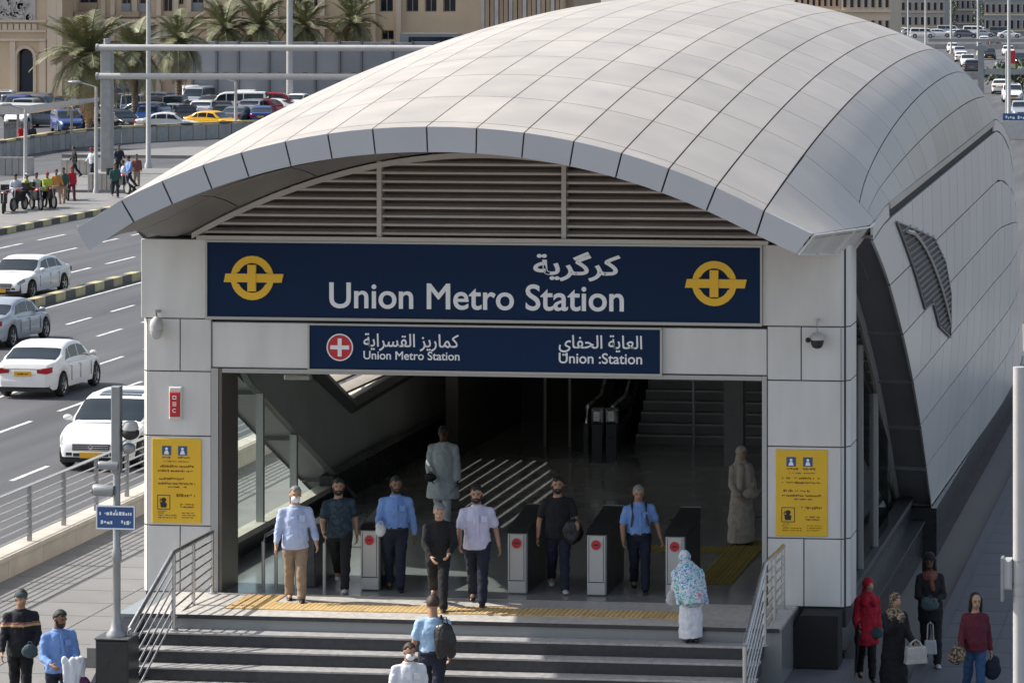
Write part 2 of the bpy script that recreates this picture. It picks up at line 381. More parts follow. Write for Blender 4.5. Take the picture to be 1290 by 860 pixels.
for r in range(len(FR) - 1):
    for k in range(3):
        if FR[r] < 51 and k: continue
        if FR[r] < 51: S_ = lambda t, Y: SB(t, Y)
        else: S_ = lambda t, Y, k=k: SB(fan(k, Y) + (fan(k + 1, Y) - fan(k, Y)) * t, Y)
        if FR[r] < 51 or True:
            patch(S_, 0, 1, FR[r], FR[r + 1], 4, 5, .014, .012).build('roof_panel', 'roof_clad', ST, smooth=True)
    b = patch(lambda t, Y: SB(t, Y), 0, 1, FR[r], FR[r + 1], 4, 2, .012, .004); b.v = [mir(p) for p in b.v]
    b.build('roof_panel', 'roof_clad', ST, smooth=True)
# deck under the joints
b = MB(); NX = 40
def deck(u, v):
    Y = YR + .03 + (91.9 - YR) * v; t = u * 2 - 1; X = -11.37 + t * 4.62
    return (X, Y, zA(X, Y) - .03)
b.grid(deck, NX, 40)
b.grid(lambda u, v: tuple(SB(u, YR + .03 + (91.9 - YR) * v) - Vector((.05, 0, .07))), 6, 40)
b.grid(lambda u, v: mir(SB(u, YR + .03 + (91.9 - YR) * v) - Vector((.05, 0, .07))), 6, 40)
b.build('roof_deck', 'joint', ST, smooth=True)
# inner ceiling, a hand below the deck
b = MB(); b.grid(lambda u, v: (deck(u, v)[0], deck(u, v)[1] + .8 * (1 - v), deck(u, v)[2] - .35), 20, 30)
b.build('ceiling', 'hall_ceiling', ST, smooth=True)
# fascia panels
FX = [-16.67] + COLS + [-6.07]
def fz(X): return zA(max(min(X, -6.2), -16.6), YR) if -16.1 < X < -6.6 else (zA(XL, YR) - .42 * (XL - X) / .67 - .0 if X < XL else zA(XR_, YR) + (7.11 - zA(XR_, YR)) * (X - XR_) / (XR_ * -1 - 6.07))
def fnorm(X):
    d = (fz(X + .05) - fz(X - .05)) / .1 if -15.9 < X < -6.85 else (.55 if X < -11 else -.35)
    return Vector((d, 0, -1)).normalized()
def fascia(X, t):
    p = Vector((X, YR, fz(X))); n = fnorm(X)
    if X > -6.2: n = Vector((-.62, 0, -.78))
    return p + n * (.36 * t) + Vector((0, .05 * t, 0))
for c in range(len(FX) - 1):
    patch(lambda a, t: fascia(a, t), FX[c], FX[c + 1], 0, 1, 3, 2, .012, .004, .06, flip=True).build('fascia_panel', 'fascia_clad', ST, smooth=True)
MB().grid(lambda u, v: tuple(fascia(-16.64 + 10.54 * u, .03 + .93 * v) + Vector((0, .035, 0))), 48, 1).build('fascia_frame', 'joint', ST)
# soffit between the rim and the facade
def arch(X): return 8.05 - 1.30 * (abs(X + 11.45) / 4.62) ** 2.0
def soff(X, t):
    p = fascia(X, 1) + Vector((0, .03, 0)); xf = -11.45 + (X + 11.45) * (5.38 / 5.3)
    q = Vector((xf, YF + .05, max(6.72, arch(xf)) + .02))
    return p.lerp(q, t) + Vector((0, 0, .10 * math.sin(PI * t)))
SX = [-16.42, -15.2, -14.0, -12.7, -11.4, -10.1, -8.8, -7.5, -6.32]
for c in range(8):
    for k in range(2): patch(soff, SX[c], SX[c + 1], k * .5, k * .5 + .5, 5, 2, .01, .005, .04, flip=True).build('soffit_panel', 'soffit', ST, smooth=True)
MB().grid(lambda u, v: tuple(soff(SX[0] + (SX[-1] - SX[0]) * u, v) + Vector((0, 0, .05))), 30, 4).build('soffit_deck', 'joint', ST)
# return of the eave on both sides: from the fascia end back to the facade, and down to the side wall
def ret(u, v):
    Y = YR + .03 + (52.2 - YR) * u; p = ridge(Y); lo = fascia(-6.07, 1).lerp(Vector((-6.02, 52.2, 6.52)), u)
    return p.lerp(lo, v)
for s in (0, 1):
    for k in range(3):
        b = patch(ret if not s else (lambda u, v: ret(u, v * .3) + Vector((-.1 * v, 0, 0))), k / 3, k / 3 + 1 / 3, 0, 1, 3, 2, .006, .0, .03, flip=bool(s))
        if s: b.v = [mir(p) for p in b.v]
        b.build('eave_panel', 'white_clad', ST, smooth=True)
# louvre in the arch
b = MB(); xs = [-15.98 + 9.2 * i / 40 for i in range(41)]
b.prism([(x, arch(x) + .03) for x in xs[1:-1]] + [(-6.9, 6.7), (-15.9, 6.7)], YF + .26, YF + .29); b.build('louvre_back', 'louvre_brown', ST)
MUL = [-13.07, -10.24]
z = 6.80
while z < 7.98:
    hw = 4.62 * math.sqrt(max(0, (8.05 - z - .03) / 1.30)); a, e = -11.45 - hw, -11.45 + hw; cuts = [a] + [m for m in MUL if a < m < e] + [e]
    for x0, x1 in zip(cuts, cuts[1:]):
        x0 += .035; x1 -= .035
        if x1 - x0 > .15:
            MB().add([(x0, YF + .02, z), (x1, YF + .02, z), (x1, YF + .02, z + .034), (x0, YF + .02, z + .034), (x0, YF + .17, z + .05), (x1, YF + .17, z + .05), (x1, YF + .17, z + .075), (x0, YF + .17, z + .075)],
                     [(0, 1, 2, 3), (3, 2, 6, 7), (1, 0, 4, 5), (0, 3, 7, 4), (2, 1, 5, 6)]).build('louvre_slat', 'slat', ST)
    z += .1305
for m in MUL: MB().box(m - .035, m + .035, YF - .02, YF + .2, 6.76, arch(m) + .02).build('louvre_mullion', 'slat', ST)
b = MB(); pts = [(x, arch(x)) for x in xs]
b.add([(x, YF - .03, z) for x, z in pts] + [(x, YF - .03, z - .085) for x, z in pts] + [(x, YF + .1, z - .085) for x, z in pts] + [(x, YF + .1, z) for x, z in pts],
      [(k * 41 + i, k * 41 + i + 1, ((k + 1) % 4) * 41 + i + 1, ((k + 1) % 4) * 41 + i) for k in range(4) for i in range(40)])
b.build('arch_trim', 'slat', ST, smooth=True)
MB().box(-15.9, -7.15, YF - .05, YF + .1, 6.705, 6.765).build('louvre_sill', 'slat', ST)
# facade cladding, panel by panel
G = .008
def fp(x0, x1, z0, z1, y=YF, m='white_clad', d=.07, name='facade_panel'): return MB().bbox(x0 + G, x1 - G, y, y + d, z0 + G, z1 - G, .008).build(name, m, ST)
PLX0, PLX1, PRX0, PRX1, PF = -16.69, -15.68, -7.17, -6.06, 1.35
fp(-16.79, -15.75, 5.50, 6.71); fp(-7.25, -6.05, 5.50, 6.71)
fp(PLX0, -16.17, 4.70, 5.50); fp(-16.17, PLX1, 4.70, 5.50); fp(PLX1, -14.17, 4.76, 5.46, YF + .02); fp(-8.76, PRX0, 4.76, 5.46, YF + .02)
fp(PRX0, -6.66, 4.70, 5.50); fp(-6.66, PRX1, 4.70, 5.50)
for a, c in ((PLX0, PLX1), (PRX0, PRX1)):
    fp(a, c, 3.72, 4.70); fp(a, c, 2.36, 3.72); mid = a + .52 if a < -10 else a + .55; fp(a, mid, PF, 2.36); fp(mid, c, PF, 2.36)
# chamfered return panels of the pillars
for z0, z1 in ((PF, 2.36), (2.36, 3.72), (3.72, 4.70), (4.70, 5.50), (5.50, 6.71)):
    x = PRX1
    MB().add([(x, YF + .004, z0 + G), (x + .12, YF + .16, z0 + G), (x + .12, YF + .9, z0 + G), (x, YF + .004, z1 - G), (x + .12, YF + .16, z1 - G), (x + .12, YF + .9, z1 - G)], [(0, 1, 4, 3), (1, 2, 5, 4)]).build('facade_panel', 'white_clad', ST)
    x = PLX0
    MB().add([(x, YF + .004, z0 + G), (x - .08, YF + .12, z0 + G), (x - .08, YF + .9, z0 + G), (x, YF + .004, z1 - G), (x - .08, YF + .12, z1 - G), (x - .08, YF + .9, z1 - G)], [(1, 0, 3, 4), (2, 1, 4, 5)]).build('facade_panel', 'white_clad', ST)
b = MB(); b.box(PLX0 - .03, PLX1 - .02, YF + .05, YF + .88, PF - .3, 6.7); b.box(PRX0 + .02, PRX1 + .06, YF + .05, YF + .88, PF - .3, 6.7); b.box(PLX1 - .1, PRX0 + .1, YF + .075, YF + .5, 4.80, 6.69)
b.build('facade_core', 'joint', ST)
# steel door frame round the opening
for x0, x1 in ((PLX1 + .0, PLX1 + .11), (PLX1 + .125, PLX1 + .165)): MB().box(x0, x1, YF - .01, YF + .85, PF, 4.755).build('door_jamb', 'frame_brown' if x1 - x0 < .1 else 'frame_grey', ST)
MB().box(PRX0 - .075, PRX0 - .005, YF - .01, YF + .85, PF, 4.755).build('door_jamb', 'frame_grey', ST)
MB().box(PLX1 + .17, PRX0 - .08, YF - .005, YF + .8, 4.69, 4.752).build('door_header', 'frame_grey', ST)
# side walls: right one panel by panel, with a backing sheet; left one a sheet with the louvred opening
QB = [0, .16, .32, .48, .64, .80, .962]
LEAF = [(55.2, 6.80), (58.6, 6.42), (61.42, 6.09), (63.59, 5.5), (64.9, 4.8), (65.3, 3.95), (62.8, 4.40), (61.4, 4.95), (59.9, 4.98), (57.74, 5.86)]
def inside(p, poly):
    r = False
    for (x0, y0), (x1, y1) in zip(poly, poly[1:] + poly[:1]):
        if (y0 > p[1]) != (y1 > p[1]) and p[0] < (x1 - x0) * (p[1] - y0) / (y1 - y0) + x0: r = not r
    return r
def wq(z, Y): return (z - .8) / (ridge(max(Y, 51.9)).z - .8)
for i in range(6):
    q0, q1 = QB[i], QB[i + 1]; zm = .8 + 6.4 * (q0 + q1) / 2; ys = []; y = 52 + .8 * (i % 2)
    while y < 91: ys.append(y); y += 1.75 if y < 78 else 3.2
    ys = [y for y in ys if y > yedge(.8 + 6.4 * q0) + .55] + [92]; first = None
    for j in range(len(ys)):
        y1 = ys[j]; y0 = ys[j - 1] if j else None
        S_ = (lambda t, q, y0=y0, y1=y1: W((yedge(.8 + 6.4 * q) if y0 is None else y0) * (1 - t) + y1 * t, q))
        patch(S_, 0, 1, q0, q1, 1 if j else 3, 3, .014 if j else .004, .002, .04).build('wall_panel', 'wall_clad', ST, smooth=True)
# narrow rolled strip under the eave with a shadow slot below it
patch(lambda Y, q: W(Y, q) + Vector((.03, 0, 0)), 54.4, 76.5, .985, 1.0, 24, 2, 0, 0, .06).build('eave_roll', 'roof_clad', ST, smooth=True)
for y0, y1 in ((52.05, 54.4), (76.5, 80), (80, 86), (86, 92)): patch(W, y0, y1, .962, 1, 4, 2, .01, .002, .04).build('wall_panel', 'wall_clad', ST, smooth=True)
def back(u, q):
    y = yedge(.8 + 6.3 * q) + .05; return W(y + (91.9 - y) * u, q) - Vector((.05, 0, 0))
MB().grid(back, 40, 12).build('wall_backing', 'joint', ST)
def inleaf(y, z, o=(0, 0)): return inside((y - o[0], z - o[1]), LEAF)
LEAFL = [(57.0, 5.25), (63.4, 2.72), (69.0, 2.86), (67.5, 4.4), (60.5, 5.9)]
for off, nm, m in ((0.0, 'side_wall', 'wall_clad'), (.28, 'inner_lining', 'lining')):
    b = MB(); NU, NV = 88, 44; fs = []
    vs = []
    for j in range(NV + 1):
        for i in range(NU + 1):
            q = j / NV; y = yedge(.8 + 6.3 * q, 1) + .05; p = W(y + (91.9 - y) * (i / NU) ** 1.3, q); p = Vector(mir(p)) + Vector((off, 0, 0)); vs.append(p)
    for j in range(NV):
        for i in range(NU):
            c = (vs[j * (NU + 1) + i] + vs[(j + 1) * (NU + 1) + i + 1]) / 2
            if not inside((c.y, c.z), LEAFL): fs.append((j * (NU + 1) + i, j * (NU + 1) + i + 1, (j + 1) * (NU + 1) + i + 1, (j + 1) * (NU + 1) + i))
    b.add(vs, fs); b.build(nm, m, ST, smooth=True)
MB().grid(lambda u, q: tuple(Vector(back(u, q)) - Vector((.30, 0, 0))), 30, 10).build('inner_lining', 'lining', ST, smooth=True)
# reveals along the slanted front edge of both side walls, in separate panels
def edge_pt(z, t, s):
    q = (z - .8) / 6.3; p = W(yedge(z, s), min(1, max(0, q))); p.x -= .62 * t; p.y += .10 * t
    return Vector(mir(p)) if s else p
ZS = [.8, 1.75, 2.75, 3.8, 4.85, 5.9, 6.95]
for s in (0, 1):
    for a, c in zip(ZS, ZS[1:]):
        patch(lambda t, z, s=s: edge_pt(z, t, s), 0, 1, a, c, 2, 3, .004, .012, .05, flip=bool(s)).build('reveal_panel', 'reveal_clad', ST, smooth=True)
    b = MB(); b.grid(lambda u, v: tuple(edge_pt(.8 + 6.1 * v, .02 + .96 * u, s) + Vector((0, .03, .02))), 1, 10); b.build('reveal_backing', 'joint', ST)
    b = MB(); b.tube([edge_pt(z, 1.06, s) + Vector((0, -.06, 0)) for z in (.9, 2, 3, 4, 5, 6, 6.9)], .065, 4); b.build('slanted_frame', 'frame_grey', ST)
    # glazed triangle between pillar and wall
    X = edge_pt(3, 1.1, s).x; zs = 1.0 if s == 0 else 1.72
    mull = [52.3, 54.6, 56.9, 59.2, 61.6] if s == 0 else [52.3, 55.95, 57.98, 60.6]
    
    def top(y):
        lo, hi = .5, 7.0
        for _ in range(30):
            m = (lo + hi) / 2
            if yedge(m, s) - .05 > y: lo = m
            else: hi = m
        return min(6.6, lo)
    for y0, y1 in zip(mull, mull[1:]):
        if top(y1) < zs: y1 = yedge(zs, s) - .1
        MB().add([(X, y0 + .03, zs), (X, y1 - .03, zs), (X, y1 - .03, max(zs + .02, top(y1))), (X, y0 + .03, top(y0)), (X + .02, y0 + .03, zs), (X + .02, y1 - .03, zs), (X + .02, y1 - .03, max(zs + .02, top(y1))), (X + .02, y0 + .03, top(y0))],
                 [(0, 1, 2, 3), (7, 6, 5, 4), (0, 3, 7, 4), (1, 0, 4, 5), (2, 1, 5, 6), (3, 2, 6, 7)]).build('glass_pane', 'clear' if s else 'dark_glass', ST)
    for y in mull[:-1]: MB().box(X - .03, X + .09, y - .05, y + .05, zs, top(y)).build('glazing_mullion', 'frame_grey', ST)
    MB().box(X - .12, X + .14, 52.2, yedge(zs, s) + .1, zs - .1, zs - .003).build('glazing_sill', 'stone' if s else 'granite', ST)
    MB().box(X - .10, X + .10, 52.2, yedge(zs, s) + 3, -.1, zs - .11).build('glazing_upstand', 'black_stone', ST)
# plinth under the right wall with its granite ledge
MB().box(-7.2, -5.88, 65.0, 93, -.1, .79).build('plinth', 'black_stone', ST)
MB().box(-17.6, -16.0, 64.2, 93, -.1, .79).build('plinth', 'black_stone', ST)
MB().box(-6.45, -6.12, 52.25, 64.95, -.1, .52).build('plinth', 'black_stone', ST)
MB().box(-6.47, -6.09, 52.25, 64.95, .523, .56).build('plinth_coping', 'granite', ST)
# leaf shaped louvre on the right wall
def onw(y, z, o): p = W(y, wq(z, y)); return (p.x + o, p.y, p.z)
lf = MB(); n = len(LEAF); cy = sum(p[0] for p in LEAF) / n; cz = sum(p[1] for p in LEAF) / n
ring = []
for (y0, z0), (y1, z1) in zip(LEAF, LEAF[1:] + LEAF[:1]): ring += [(y0 + (y1 - y0) * k / 4, z0 + (z1 - z0) * k / 4) for k in range(4)]
lf.add([onw(y, z, .02) for y, z in ring], [tuple(range(len(ring)))]); LF = lf.build('leaf_louvre', 'dark_back', ST)
MB().tube([onw(y, z, .03) for y, z in ring + ring[:1]], .02, 5).build('louvre_rim', 'reveal_clad', LF)
MB().tube([onw(56.6 + 8.3 * t, 6.55 - 2.3 * t ** 1.5, .05) for t in [k / 8 for k in range(9)]], .035, 5).build('louvre_rib', 'slat', LF)
z = 4.15
while z < 6.65:
    xsn = sorted(y0 + (y1 - y0) * (z - z0) / (z1 - z0) for (y0, z0), (y1, z1) in zip(LEAF, LEAF[1:] + LEAF[:1]) if (z0 > z) != (z1 > z))
    for a, c in zip(xsn[::2], xsn[1::2]):
        if c - a > .1: MB().add([onw(a, z, .025), onw(c, z, .025), onw(c, z + .035, .055), onw(a, z + .035, .055), onw(c, z + .05, .025), onw(a, z + .05, .025)], [(0, 1, 2, 3), (3, 2, 4, 5)]).build('louvre_slat', 'leaf_slat', LF)
    z += .115
lo_ = LEAFL
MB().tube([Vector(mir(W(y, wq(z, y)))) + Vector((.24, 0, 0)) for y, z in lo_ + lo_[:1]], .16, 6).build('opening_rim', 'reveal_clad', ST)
# louvre blades across the opening of the left wall
for k in range(14):
    z = 2.75 + .26 * k; xsn = sorted(y0 + (y1 - y0) * (z - z0) / (z1 - z0) for (y0, z0), (y1, z1) in zip(LEAFL, LEAFL[1:] + LEAFL[:1]) if (z0 > z) != (z1 > z))
    for a, c in zip(xsn[::2], xsn[1::2]):
        p = Vector(mir(W((a + c) / 2, wq(z, (a + c) / 2))))
        if c - a > .2: MB().obox(p + Vector((.14, 0, 0)), .12, (c - a) / 2, .028, (1, 0, -.30), (0, 1, 0), (.4, 0, 1)).build('louvre_slat', 'slat', ST)
# ---------------------------------------------------------------- platform, steps, interior
PL = struct(MB().box(-16.55, -6.7, 49.5, 76, RZ - .1, PF).build('entrance_floor', 'floor_in'))
MB().box(-16.2, -6.72, 49.47, 51.3, PF + .002, PF + .02).build('landing', 'landing_stone', PL)
tm = MB().bbox(0, .29, 0, .01, 0, .01); 
def tile(m):
    b = MB(); b.box(0, .292, 0, .292, 0, .012)
    for i in range(4):
        for j in range(4): b.lathe([(.024, .012), (.012, .020)], 6, (.04 + .071 * i, .04 + .071 * j, 0))
    return b.mesh('tactile_tile', m)
t1, t2 = tile('tactile'), tile('tactile_dark')
for i in range(23):
    for j in range(2): o = link('tactile_tile', t1, PL); o.location = (-15.05 + .298 * i, 49.98 + .298 * j, PF + .021)
for i in range(4):
    for j in range(2): o = link('tactile_tile', t1, PL); o.location = (-15.05 + .298 * j, 50.58 + .298 * i - .0, PF + .021) if i < 2 else (-15.05 + .298 * j, 49.98 + .298 * (i - 2) - .6 + .6, PF + .0212 - .0002 * i)
for i in range(2):
    for j in range(14): o = link('tactile_tile', t2, PL); o.location = (-8.55 + .298 * i, 53.1 + .298 * j, PF + .004)
for i in range(5):
    for j in range(2): o = link('tactile_tile', t2, PL); o.location = (-8.55 - .298 * (i + 1), 56.0 + .298 * j, PF + .004)
STEPS = thing('entrance_steps', 'wide dark stone steps with sunlight coloured into the treads, climbing to the station entrance', 'steps', (XC, 49.5, 0))
NS = 7; RH = PF / NS
for k in range(1, NS):
    z = PF - RH * k; y1 = 49.5 - .3 * (k - 1); y0 = y1 - .3; x0 = -16.1 - .0 * k
    s_ = MB().box(x0, -6.95, y0, y1 - .002, z - RH + (0 if k < NS - 1 else .002), z - .034).build('step', 'riser', STEPS)
    for i in range(6):
        xa = x0 + i * (-6.95 - x0) / 6; xb = x0 + (i + 1) * (-6.95 - x0) / 6
        MB().bbox(xa + .002, xb - .002, y0 - .02, y1 - .004, z - .032, z, .006).build('tread', 'tread', s_)
MB().box(-16.2, -6.73, 49.468, 49.499, PF - .04, PF + .018).build('nosing', 'riser', STEPS)
# flank walls of the steps
FW = tag(MB().prism([(47.55, -.05), (49.5, -.05), (51.3, -.05), (51.3, 1.30), (49.4, 1.30), (47.55, .45)], -16.42, -16.12, 'yz').build('stair_flank', 'black_stone'), 'black stone flank wall left of the steps, beneath the left railing', 'wall')
FW2 = tag(MB().prism([(-7.02, .56), (-6.04, .56), (-6.04, 1.335), (-6.60, 1.335)], 50.75, 51.33).build('stair_flank', 'void_black'), 'black flank block with a slanting edge at the foot of the right pillar', 'wall')
struct(MB().box(-6.93, -5.9, 46.6, 51.6, -.05, .55).build('apron', 'pave_cool'))
struct(MB().box(-18.0, -17.02, 47.92, 66, -.1, .16).build('side_walk', 'pave_light'))
for k in range(3): MB().box(-17.95 + .3 * k, -17.05, 51.4, 66, .163 + .15 * k, .16 + .15 * (k + 1)).build('side_step', 'pave_light', bpy.data.objects['side_walk'])
# interior: back wall, stair flight, escalator, column, black strip standing in for shade
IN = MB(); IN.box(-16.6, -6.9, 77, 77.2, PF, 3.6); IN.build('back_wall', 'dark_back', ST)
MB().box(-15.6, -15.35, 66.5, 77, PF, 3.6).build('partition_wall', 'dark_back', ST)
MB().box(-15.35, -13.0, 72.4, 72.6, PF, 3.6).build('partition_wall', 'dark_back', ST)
MB().box(-10.05, -9.68, 66.0, 66.35, PF, 7.8).build('column', 'reveal_clad', ST)
MB().box(-16.35, -16.1, 60, 76, PF, 1.9).build('shade_strip', 'black_stone', ST)  # black strip painted in for the shade at the foot of the lining
for x in (-14.05, -13.55): MB().box(x, x + .06, 68.4, 68.5, PF, 6.5).build('portal_post', 'frame_brown', ST)
FL = thing('stair_flight', 'dim flight of dark stairs with pale nosings at the back of the hall', 'stairs', (-10.5, 69, PF))
for k in range(16):
    s_ = MB().box(-12.3, -6.7, 69 + .3 * k, 69.298 + .3 * k, PF + .004, PF + .19 * (k + 1)).build('step', 'reveal_clad', FL)
    MB().box(-12.28, -6.75, 68.985 + .3 * k, 69.02 + .3 * k, PF + .19 * (k + 1) - .03, PF + .19 * (k + 1) + .004).build('nosing', 'slat', s_)
for x in (-11.1, -9.4): MB().tube([(x, 68.9, PF), (x, 68.9, PF + 3.4)], .03, 8).build('post', 'steel_dull', FL)
ES = thing('escalator', 'steel handrails of an escalator rising behind the ticket gates', 'escalator', (-12.9, 68, PF))
for x in (-13.0, -12.5):
    MB().prism([(67.6, PF), (76, PF), (76, PF + 4.6), (69.4, PF + .55), (67.6, PF + .5)], x - .04, x + .04, 'yz').build('side_panel', 'black_stone', ES)
    MB().tube([(x, 67.5, PF + .55), (x, 67.55, PF + .92), (x, 69.0, PF + .98), (x, 75.8, PF + 5.2)], .035, 8).build('handrail', 'steel', ES)
    MB().box(x - .05, x + .05, 67.4, 67.5, PF, PF + .6).build('newel', 'black_stone', ES)
for px in (753, 771): q_ = at_y(px, 523, 66.5); MB().box(q_.x - .10, q_.x + .10, 66.4, 66.6, PF, q_.z - .16).build('newel_post', 'black_stone', ES); MB().bbox(q_.x - .11, q_.x + .11, 66.38, 66.62, q_.z - .15, q_.z + .14, .05).build('newel_cap', 'steel', ES)
LT = tag(MB().bbox(-14.9, -14.5, 52.6, 52.75, 4.45, 4.52).build('ceiling_fitting', 'pole_white'), 'small pale fitting under the lintel at the left of the opening', 'lamp')
# ---------------------------------------------------------------- lettering
AR = {'ا': (0xFE8D, 2), 'ب': (0xFE8F, 4), 'ة': (0xFE93, 2), 'ت': (0xFE95, 4), 'ح': (0xFEA1, 4), 'خ': (0xFEA5, 4), 'د': (0xFEA9, 2), 'ر': (0xFEAD, 2), 'ز': (0xFEAF, 2), 'س': (0xFEB1, 4),
      'ع': (0xFEC9, 4), 'ف': (0xFED1, 4), 'ق': (0xFED5, 4), 'ك': (0xFED9, 4), 'گ': (0xFB92, 4), 'ل': (0xFEDD, 4), 'م': (0xFEE1, 4), 'ن': (0xFEE5, 4), 'ه': (0xFEE9, 4), 'ؤ': (0xFE85, 2), 'و': (0xFEED, 2), 'ي': (0xFEF1, 4)}
def arabic(s):
    out = []
    for i, c in enumerate(s):
        if c not in AR: out.append(c); continue
        b, k = AR[c]; pv = i > 0 and s[i - 1] in AR and AR[s[i - 1]][1] == 4; nx = i + 1 < len(s) and s[i + 1] in AR and k == 4
        out.append(chr(b + (3 if pv and nx else 1 if pv else 2 if nx else 0)))
    return ''.join(reversed(out))
def lettering(name, s, x0, x1, z, m, parent, y, size=None, bold=.012, ext=.012, arab=False, top=None):
    c = bpy.data.curves.new(name, 'FONT'); c.body = arabic(s) if arab else s; c.size = 1; c.bevel_depth = bold; c.bevel_resolution = 0; c.extrude = .5; c.resolution_u = 5
    o = bpy.data.objects.new(name, c); COL.objects.link(o); bpy.context.view_layer.update()
    me = bpy.data.meshes.new_from_object(o.evaluated_get(bpy.context.evaluated_depsgraph_get())); bpy.data.objects.remove(o); bpy.data.curves.remove(c)
    bm = bmesh.new(); bm.from_mesh(me); bpy.data.meshes.remove(me); bmesh.ops.remove_doubles(bm, verts=bm.verts, dist=1e-5)
    X = [v.co.x for v in bm.verts]; a, b_ = min(X), max(X); sx = (x1 - x0) / (b_ - a); p = parent.location; sz = top / max(v.co.y for v in bm.verts) if top else sx
    seen = set(); isl = []
    for v in bm.verts:
        if v in seen: continue
        st = [v]; seen.add(v); q = []
        while st:
            w = st.pop(); q.append(w)
            for e in w.link_edges:
                u = e.other_vert(w)
                if u not in seen: seen.add(u); st.append(u)
        isl.append((min(w.co.x for w in q), max(w.co.x for w in q), q))
    isl.sort(key=lambda t: t[0]); groups = []
    for lo, hi, q in isl:                                 # what overlaps along the line is one letter (or one joined word)
        if groups and lo < groups[-1][0] - .004: groups[-1][1].append(q); groups[-1][0] = max(groups[-1][0], hi)
        else: groups.append([hi, [q]])
    for hi, qs in groups:
        vs, fs, ix = [], [], {}
        for k, q in enumerate(qs):
            for w in q: ix[w] = len(vs); vs.append((x0 + (w.co.x - a) * sx - p.x, y - (w.co.z + .5) * (ext + .0012 * k) - p.y, z + w.co.y * sz - p.z))
            for f in {f for w in q for f in w.link_faces}: fs.append(tuple(ix[w] for w in f.verts))
        g = bpy.data.meshes.new('letter'); g.from_pydata(vs, [], fs); g.materials.append(M[m]); g.update(); link('letter', g, parent)
    bm.free()
def ring_mb(b, cx, cz, ro, ri, y0, y1, a0=0, a1=2 * PI, n=28):
    P = []
    for i in range(n + 1):
        t = a0 + (a1 - a0) * i / n
        P += [(cx + ro * math.cos(t), y0, cz + ro * math.sin(t)), (cx + ri * math.cos(t), y0, cz + ri * math.sin(t)), (cx + ri * math.cos(t), y1, cz + ri * math.sin(t)), (cx + ro * math.cos(t), y1, cz + ro * math.sin(t))]
    return b.add(P, [(4 * i + k, 4 * i + (k + 1) % 4, 4 * i + 4 + (k + 1) % 4, 4 * i + 4 + k) for i in range(n) for k in range(4)])
# ---------------------------------------------------------------- the two blue signs
SY = YF - .02
S1 = thing('station_sign', 'large dark blue sign reading Union Metro Station with a yellow emblem at each end', 'sign', (-11.5, SY, 5.54))
SX0, SX1, SZ0, SZ1 = -15.73, -7.27, 5.545, 6.665
MB().box(SX0, SX1, SY, SY + .12, SZ0, SZ1).build('panel', 'sign_blue', S1)
for a in ((SX0 - .03, SX1 + .03, SZ1 + .002, SZ1 + .035), (SX0 - .03, SX1 + .03, SZ0 - .045, SZ0 - .002), (SX0 - .03, SX0 - .002, SZ0, SZ1), (SX1 + .002, SX1 + .03, SZ0, SZ1)):
    MB().box(a[0], a[1], SY - .03, SY + .12, a[2], a[3]).build('frame', 'sign_frame', S1)
def emblem(cx, cz, parent, y):
    e = ring_mb(MB(), cx, cz, .335, .225, y - .02, y + .005).build('emblem_ring', 'emblem', parent)
    MB().prism([(cx - .44, cz - .065), (cx + .46, cz - .065), (cx + .49, cz + .065), (cx - .49 + .08, cz + .065)], y - .035, y + .002).build('emblem_bar', 'emblem', e)
    MB().box(cx - .065, cx + .065, y - .05, y + .004, cz - .20, cz + .20).build('emblem_post', 'emblem', e)
    for s in (-1, 1):
        for t in (-1, 1): MB().box(min(cx + s * .07, cx + s * .225), max(cx + s * .07, cx + s * .225), y - .036, y - .0005, cz + t * .077 - .012, cz + t * .077 + .012).build('emblem_edge', 'sign_blue', e)
e1, e2 = at_y(318, 350, SY), at_y(900, 357, SY)
emblem(e1.x, e1.z, S1, SY); emblem(e2.x, e2.z, S1, SY)
a, c = at_y(415, 387, SY), at_y(786, 389, SY)
lettering('lettering', 'Union Metro Station', a.x, c.x, a.z, 'letter', S1, SY, bold=.014)
a, c = at_y(672, 341, SY), at_y(782, 342, SY)
lettering('lettering', 'كرگرية', a.x, c.x, at_y(672, 345, SY).z, 'letter', S1, SY, bold=.022, arab=True, top=.34)
S2 = thing('direction_sign', 'smaller blue sign below the main one with a red cross roundel and two small captions', 'sign', (-11.47, SY, 4.78))
a, c = at_y(391, 467, SY), at_y(832, 412, SY); X0, X1, Z0, Z1 = a.x, c.x, 4.775, 5.43
MB().box(X0, X1, SY - .03, SY + .09, Z0, Z1).build('panel', 'sign_blue', S2)
for q in ((X0 - .03, X1 + .03, Z1 + .002, Z1 + .03), (X0 - .03, X1 + .03, Z0 - .035, Z0 - .002), (X0 - .03, X0 - .002, Z0, Z1), (X1 + .002, X1 + .03, Z0, Z1)):
    MB().box(q[0], q[1], SY - .05, SY + .09, q[2], q[3]).build('frame', 'sign_frame', S2)
g = at_y(429, 437, SY); y = SY - .03
rd = MB().prism([(g.x + .185 * math.cos(2 * PI * k / 28), g.z + .185 * math.sin(2 * PI * k / 28)) for k in range(28)], y - .012, y + .002).build('roundel', 'emblem_red', S2)
ring_mb(MB(), g.x, g.z, .205, .187, y - .016, y + .003).build('roundel_rim', 'letter', rd)
MB().box(g.x - .145, g.x + .145, y - .020, y - .011, g.z - .03, g.z + .03).build('cross_bar', 'letter', rd); MB().box(g.x - .03, g.x + .03, y - .0225, y - .0105, g.z - .135, g.z + .135).build('cross_bar', 'letter', rd)
